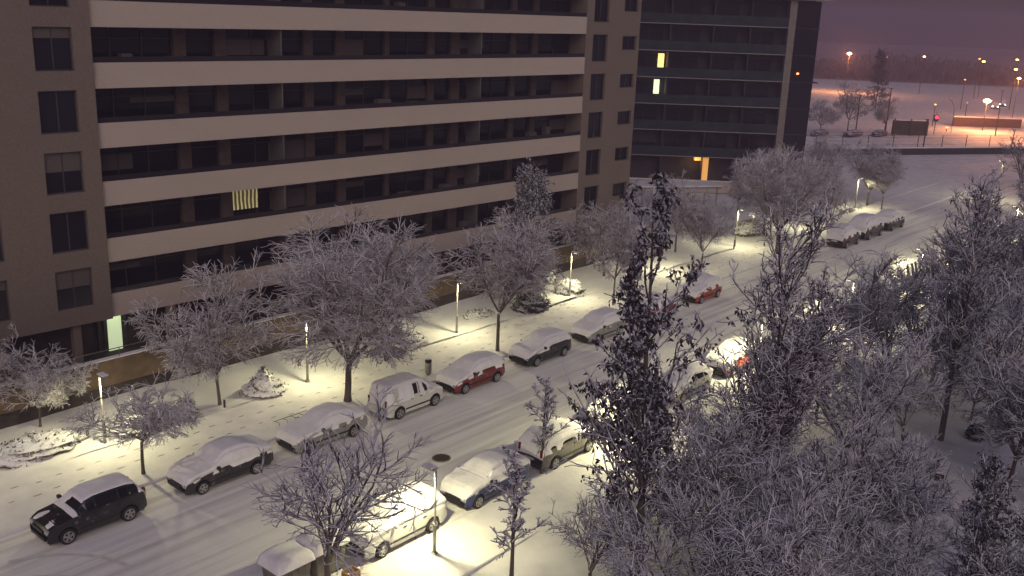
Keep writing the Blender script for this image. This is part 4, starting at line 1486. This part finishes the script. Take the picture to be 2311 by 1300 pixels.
near_car(89.2, 'parked_car', 'hatch', HU, P_silver, 'snowy hatchback just beyond the delivery van', snow=0.15, side=0.7, seed=25)
near_car(99.0, 'parked_car', 'sedan', HU, P_grey, 'snow-covered car near the end of the near row', snow=0.15, side=0.8, seed=26)
near_car(106.4, 'parked_car', 'suv', HU, P_dark, 'last snow-covered car of the near row', snow=0.16, side=0.8, seed=27)

# ------------------------------------------------------------------ street furniture
def container(u, n, label, seed):
    rs = np.random.RandomState(seed)
    t = empty('waste_container', S(u, n, 0.0), ROT_S, label, 'waste container', 'waste containers at the kerb')
    MB().slope([(-0.62, -0.5, 0.12), (0.62, -0.5, 0.12), (0.62, 0.5, 0.12), (-0.62, 0.5, 0.12)],
               [(-0.72, -0.58, 1.25), (0.72, -0.58, 1.25), (0.72, 0.58, 1.25), (-0.72, 0.58, 1.25)]).build('bin_body', M['bin_body'], t, bevel=0.04)
    rib = MB()
    for x in (-0.45, -0.15, 0.15, 0.45):
        rib.box(x - 0.03, x + 0.03, -0.62, -0.585, 0.75, 1.2)
    rib.build('ribs', M['bin_body'], t)
    MB().box(-0.78, 0.78, -0.63, 0.63, 1.252, 1.32).build('lid', M['black_plastic'], t, bevel=0.02)
    for x in (-0.5, 0.5):
        for y in (-0.4, 0.4):
            MB().lathe([(0.09, -0.03), (0.09, 0.03)], seg=10, axis='y', off=(x, y, 0.09)).build('wheel', M['tyre'], t)
    # rounded snow load
    nx, ny = 26, 22
    v, f = [], []
    ph = rs.uniform(0, 6, 4)
    for i in range(nx):
        for j in range(ny):
            a, b = i / (nx - 1) * 2 - 1, j / (ny - 1) * 2 - 1
            e = (1 - abs(a) ** 5) * (1 - abs(b) ** 5)
            v.append((a * 0.84, b * 0.69, 1.30 + 0.34 * max(e, 0) ** 0.45 * (1 + 0.12 * math.sin(3 * a + ph[0]) + 0.12 * math.sin(4 * b + ph[1])) - 0.10 * (e <= 0)))
    for i in range(nx - 1):
        for j in range(ny - 1):
            f.append((i * ny + j, (i + 1) * ny + j, (i + 1) * ny + j + 1, i * ny + j + 1))
    link('snow_cover', quick_mesh('snow_cover', v, f), M['car_snow'], t, smooth=True)
    return t


container(19.05, 26.55, 'waste container under thick snow at the bottom edge, left one', 1)
container(20.75, 26.6, 'waste container under thick snow between the other container and the white car', 2)
t = empty('planter_crate', S(20.9, 25.1, 0.1), ROT_S, 'small open wooden crate beside the waste containers', 'crate')
cb = MB()
cb.box(-0.28, 0.28, -0.22, -0.18, 0, 0.5).box(-0.28, 0.28, 0.18, 0.22, 0, 0.5).box(-0.28, -0.24, -0.18, 0.18, 0, 0.5).box(0.24, 0.28, -0.18, 0.18, 0, 0.5).box(-0.24, 0.24, -0.18, 0.18, 0, 0.04)
cb.build('boards', M['wood'], t)
MB().box(-0.24, 0.24, -0.18, 0.18, 0.042, 0.3).build('snow_fill', M['car_snow'], t)

t = empty('litter_bin', S(38.05, 38.5, 0.12), ROT_S, 'slim cylindrical litter bin on the pavement behind the red hatchback', 'litter bin')
MB().lathe([(0.16, 0.08), (0.19, 0.12), (0.19, 0.72), (0.17, 0.75)], seg=16).build('bin_body', M['steel'], t, True)
MB().lathe([(0.20, 0.80), (0.20, 0.92), (0.12, 0.98)], seg=16).build('lid', M['black_plastic'], t)
MB().box(-0.19, -0.16, -0.02, 0.02, 0.7, 0.85).box(0.16, 0.19, -0.02, 0.02, 0.7, 0.85).build('brackets', M['steel'], t)
MB().lathe([(0.13, 0.982), (0.10, 1.05), (0.03, 1.08)], seg=14).build('snow_cap', M['car_snow'], t, True)
MB().lathe([(0.12, 0.0), (0.12, 0.08)], seg=12).build('foot', M['steel'], t)

t = empty('manhole_cover', S(30.87, 30.25, 0.03), 0, 'round dark manhole cover melted free of snow in the road', 'manhole cover')
MB().lathe([(0.40, 0.0), (0.40, 0.012)], seg=28).build('cover', M['iron'], t)
MB().lathe([(0.34, 0.0135), (0.33, 0.02)], seg=28).build('inner_plate', M['iron'], t)
ring = MB()
ring.tube([(0.44 * math.cos(a), 0.44 * math.sin(a), 0.0) for a in np.linspace(0, 2 * math.pi, 29)], 0.03, 6)
ring.build('rim', M['slush'], t)

t = empty('cycle_rack', S(28.5, 39.0, 0.12), ROT_S, 'low metal cycle rack half buried in pavement snow behind the hidden sedan', 'cycle rack')
rk = MB()
rk.tube([(-1.05, 0, 0.10), (1.05, 0, 0.10)], 0.02, 6)
rk.build('rail', M['steel'], t)
for i in range(5):
    x = -1.0 + i * 0.5
    MB().tube([(x, -0.45, 0.02), (x, -0.42, 0.16), (x, 0, 0.12)], 0.018, 6).build('hoop', M['steel'], t)

for (px, py, h_, lab) in ((1656, 562, 0.9, 'short bollard standing at the lamp by the snowy hedge clump'), (1907, 470, 0.9, 'short bollard near the farthest pavement lamp'), (507, 920, 0.45, 'stub of a post on the lawn right of the leaning tree')):
    g = gnd(px, py, 0.12)
    t = empty('bollard', g, 0, lab, 'bollard', 'short posts on the pavement')
    MB().lathe([(0.06, 0), (0.06, h_), (0.04, h_ + 0.03)], seg=10).build('post', M['black_plastic'], t)
    MB().lathe([(0.055, h_ + 0.03), (0.03, h_ + 0.08)], seg=10).build('snow_cap', M['car_snow'], t)

g = gnd(2125, 1078, 0.1)
t = empty('park_bench', g, ROT_S + 0.2, 'dark park bench with snow on its seat among the trees', 'bench')
MB().box(-0.8, 0.8, -0.25, 0.25, 0.42, 0.47).build('seat', M['dark_base'], t)
MB().box(-0.8, 0.8, 0.25, 0.30, 0.48, 0.9).build('backrest', M['dark_base'], t)
for x in (-0.7, 0.7):
    MB().box(x - 0.05, x + 0.05, -0.22, 0.28, 0, 0.42).build('leg', M['iron'], t)
MB().box(-0.78, 0.78, -0.24, 0.24, 0.472, 0.60).build('snow_cover', M['car_snow'], t, bevel=0.05)

# ------------------------------------------------------------------ far background
# retaining wall and fence of the far field
p0, p1 = gnd(1840, 350), gnd(2420, 345)
ang = math.atan2(p1[1] - p0[1], p1[0] - p0[0])
LL = math.hypot(p1[0] - p0[0], p1[1] - p0[1])
t = empty('far_wall', (p0[0], p0[1], 0), ang, 'low dark retaining wall with mesh fence at the edge of the far field', 'wall')
MB().box(0, LL, 0, 0.4, -0.1, 1.0).build('wall_face', M['dark_base'], t)
MB().box(0, LL, -0.05, 0.45, 1.002, 1.2).build('snow_cap', M['snow'], t)
for k in range(0, int(LL), 5):
    MB().box(k, k + 0.09, 0.16, 0.25, 1.2, 3.2).build('fence_post', M['dark_base'], t)
fm = MB()
for z in (1.6, 2.2, 2.8, 3.15):
    fm.box(0, LL, 0.19, 0.215, z, z + 0.025)
fm.build('fence_wires', M['iron'], t)
g = gnd(2052, 306)
t = empty('hoarding', (g[0], g[1], 0), 0.05, 'dark green hoarding panel standing at the far crossroads', 'hoarding')
MB().box(-3.6, 3.6, 0, 0.3, 0.1, 2.9).build('panel', M['hoarding'], t)
for x in (-3.3, 0, 3.3):
    MB().box(x - 0.12, x + 0.12, -0.1, -0.004, -2, 3.3).build('post', M['iron'], t)
MB().box(-3.65, 3.65, -0.02, 0.32, 2.902, 3.05).build('snow_cap', M['snow'], t)

# brick wall and lit road by the crossroads
g = gnd(2240, 293)
t = empty('brick_wall', (g[0], g[1] + 6, 0), 0.0, 'snow-topped brick wall glowing orange beside the far road', 'wall')
MB().box(-6, 9, 0, 0.5, 0, 1.9).build('wall_face', M['brick'], t)
MB().box(-6.1, 9.1, -0.1, 0.6, 1.902, 2.15).build('snow_cap', M['snow'], t)
a, b, c_, d_ = gnd(2080, 312), gnd(2420, 312), gnd(2420, 290), gnd(2080, 296)
sheet('crossroads', [a, b, c_, d_], -0.05, M['road_snow'])
a, b, c_, d_ = gnd(2300, 285), gnd(2420, 300), gnd(2290, 232), gnd(2262, 232)
sheet('side_road', [a, b, c_, d_], -0.046, M['road_snow'])

# traffic light
g = gnd(2107, 303)
t = empty('traffic_light', (g[0], g[1], 0), 0, 'traffic signal glowing red at the far crossroads', 'traffic light')
z = at(2108, 266, math.hypot(g[0], g[1]))[2]
MB().lathe([(0.08, -0.1), (0.07, z + 1.1)], seg=8).build('pole', M['iron'], t)
MB().box(-0.40, 0.40, -0.2, 0.15, z - 0.7, z + 0.60).build('signal_box', M['black_plastic'], t)
for k, (zz, mm, nm_) in enumerate(((z + 0.15, M['red_on'], 'red_lens'), (z - 0.20, M['iron'], 'amber_lens'), (z - 0.5, M['iron'], 'green_lens'))):
    MB().lathe([(0.34 if k == 0 else 0.12, 0), (0.26 if k == 0 else 0.10, 0.06)], seg=14, axis='y', off=(0, -0.262, zz)).build(nm_, mm, t)


def sod(px, py, dist, size=0.35, dim=False, label='', light=0, base=0.0):
    p = at(px, py, dist)
    t = empty('sodium_lamp', (p[0], p[1], base), math.atan2(p[1], p[0]), label, 'street lamp', 'distant orange street lamps')
    MB().lathe([(0.12, -0.1), (0.07, p[2] - base)], seg=6).build('pole', M['iron'], t)
    b_ = MB()
    b_.lathe([(size * 0.3, -size * 0.5), (size, -size * 0.2), (size, size * 0.2), (size * 0.3, size * 0.6)], seg=10, off=(0, 0, p[2] - base))
    b_.build('lantern', M['sodium_dim'] if dim else M['sodium'], t, True)
    if light:
        l = bpy.data.lights.new('lantern_light', 'POINT')
        l.energy = light
        l.color = (1.0, 0.36, 0.13)
        l.shadow_soft_size = 0.4
        o = bpy.data.objects.new('lantern_light', l)
        C.objects.link(o)
        o.parent = t
        o.location = (-0.9, 0, p[2] - base - 0.3)
    return t


sod(1917, 121, 330, 0.75, label='brightest distant orange lamp left of the lone conifer', light=14000)
sod(1839, 122, 330, 0.3, True, label='small orange lamp touching the edge of the dark block')
sod(2002, 129, 345, 0.2, True, label='faintest distant lamp just right of the conifer tip')
sod(2086, 128, 345, 0.42, label='distant lamp right of the conifer above the hoarding')
sod(2211, 133, 340, 0.35, True, label='left lamp of the distant orange pair')
sod(2220, 139, 340, 0.5, label='right lamp of the distant orange pair')
sod(2296, 135, 330, 0.42, label='highest lamp of the three stacked near the right edge')
sod(2293, 157, 300, 0.45, label='middle lamp of the three stacked near the right edge')
sod(2300, 177, 270, 0.45, label='lowest lamp of the three stacked near the right edge', light=6000)
sod(2178, 180, 290, 0.25, True, label='dim red-orange lamp between the lamp pair and the traffic signal')
sod(2111, 236, 235, 0.25, True, label='small orange lamp just above the traffic signal')
sod(2137, 288, 225, 0.28, True, label='small orange light low beside the traffic signal')
sod(2228, 228, 232, 0.8, label='bright orange lamp beside the brick wall, enlarged for headlight glare', light=9000)  # lantern oversized so its glow doubles as headlight glare
sod(2183, 232, 250, 0.12, True, label='tiny dim lamp left of the bright lamp by the brick wall')
# glow lamps over the crossroads just outside the right edge
sod(2370, 215, 215, 0.4, label='orange lamp lighting the crossroads from outside the right edge', light=9000)

# curved lamp post
g = gnd(2146, 300)
t = empty('curved_lamp', (g[0], g[1], 0), 0.0, 'unlit grey lamp post with curved top beside the traffic signal', 'street lamp')
pts = [(0, 0, 0), (0, 0, 4.2), (-0.2, 0, 5.4), (-0.8, 0, 6.4), (-1.7, 0, 7.0)]
MB().tube(pts, 0.07, 6).build('pole', M['divider'], t)
MB().box(-2.2, -1.6, -0.12, 0.12, 6.95, 7.1).build('lamp_head', M['steel'], t)

for (px, py, top_y, lab) in ((1930, 305, 215, 'thin dark mast left of the lone conifer'), (1997, 305, 200, 'thin dark mast at the right of the lone conifer'), (2246, 306, 205, 'tall thin mast in front of the brick wall'), (2083, 335, 270, 'thin mast right of the hoarding')):
    g = gnd(px, py)
    d = math.hypot(g[0], g[1])
    z = at(px, top_y, d)[2]
    t = empty('mast', (g[0], g[1], 0), 0, lab, 'mast', 'thin masts in the far field')
    MB().lathe([(0.13, -0.1), (0.09, z)], seg=6).build('pole', M['iron'], t)
    MB().box(-0.3, 0.3, -0.08, 0.08, z + 0.002, z + 0.15).build('cross_head', M['iron'], t)

# oncoming traffic on the far road, headlights on
for (px, py, lab) in ((2245, 245, 'far car with glaring headlights nearest the brick wall'), (2262, 240, 'second far car with headlights on behind the first')):
    g = gnd(px, py)
    make_car('moving_car', 'suv', (g[0], g[1], -0.04), math.atan2(g[1], g[0]), P_silver, lab, 'car', 'far cars with headlights on', snow=0.08, side=0.3, seed=51 + px, glow_front=True)

FT = 'bare trees of the far field'
for (px, py, hs, lab, vv) in ((1912, 303, 1.25, 'bare tree left of the lone conifer', VD), (1850, 303, 1.1, 'bare tree at the right flank of the dark block', VF), (1995, 303, 0.9, 'bare tree right under the lone conifer', VD), (2300, 430, 1.0, 'bare tree at the right edge of the snowy square', VE)):
    g = gnd(px, py)
    plant_tree('field_tree', vv, (g[0], g[1], 0), px * 0.1, hs, lab, FT)

# distant wood and houses
rsw = np.random.RandomState(77)
P = []
n_ = 2600
xs = rsw.uniform(40, 420, n_)
ys = 395 + rsw.uniform(0, 40, n_) - (xs - 40) * 0.12
hs = rsw.uniform(4, 10, n_) * (0.7 + 0.4 * np.sin(xs * 0.05) * np.sin(xs * 0.013))
base = np.stack([xs, ys, np.zeros(n_)], 1)
tips = base + np.stack([rsw.normal(size=n_) * 1.2, rsw.normal(size=n_), hs], 1)
Pm = np.stack([base, (base + tips) / 2 + rsw.normal(size=(n_, 3)) * 0.4, tips], 1)
L2, R2 = sprout(Pm, None, 5, 0.3, 1.0, 2.6, (30, 70), 0.2, 3, 0.14, 0.08, rsw)
v, f = join_tubes([(Pm, np.ones((n_, 3)) * 0.22, 3), (L2, R2 * 1.6, 3)])
tag(link('far_wood', quick_mesh('far_wood', v, f), M['far_wood']), 'dark bare wood far off behind the field', kind='stuff')
for i, (px, d, w, h_, lab) in enumerate(((2070, 440, 26, 5.5, 'long low house far off, left of the lamp pair'), (2190, 450, 18, 7.5, 'taller distant house behind the lamp pair'), (2330, 440, 24, 6.0, 'distant house at the right edge'), (1880, 450, 20, 5.0, 'distant low house left of the lone conifer'))):
    p = at(px, 150, d)
    t = empty('distant_house', (p[0], p[1], 0), 0.1 * i - 0.15, lab, 'house', 'distant houses beyond the field')
    MB().box(-w / 2, w / 2, 0, 9, 0, h_ - 2.5).build('wall', M['pier'], t)
    MB().slope([(-w / 2 - .5, -.5, h_ - 2.498), (w / 2 + .5, -.5, h_ - 2.498), (w / 2 + .5, 9.5, h_ - 2.498), (-w / 2 - .5, 9.5, h_ - 2.498)],
               [(-w / 2, 4.2, h_), (w / 2, 4.2, h_), (w / 2, 4.8, h_), (-w / 2, 4.8, h_)]).build('roof', M['park_snow_dim'], t)
    for k in range(int(w / 4)):
        MB().box(-w / 2 + 1.5 + k * 4, -w / 2 + 2.8 + k * 4, -0.06, -0.004, 1.2, 2.8).build('window', M['glass'], t)

# ------------------------------------------------------------------ haze
hm = bpy.data.materials.new('haze_air')
hm.use_nodes = True
hn = hm.node_tree.nodes
hn.clear()
ho = hn.new('ShaderNodeOutputMaterial')
pv = hn.new('ShaderNodeVolumePrincipled')
pv.inputs['Color'].default_value = (0.80, 0.66, 0.92, 1)
pv.inputs['Density'].default_value = 0.0016
pv.inputs['Anisotropy'].default_value = 0.1
hm.node_tree.links.new(pv.outputs[0], ho.inputs['Volume'])
hz = MB().box(-510, 910, -130, 1110, -1.2, 36).build('haze', hm)
hz['kind'] = 'stuff'
tag(hz, 'purple winter night haze filling the air')
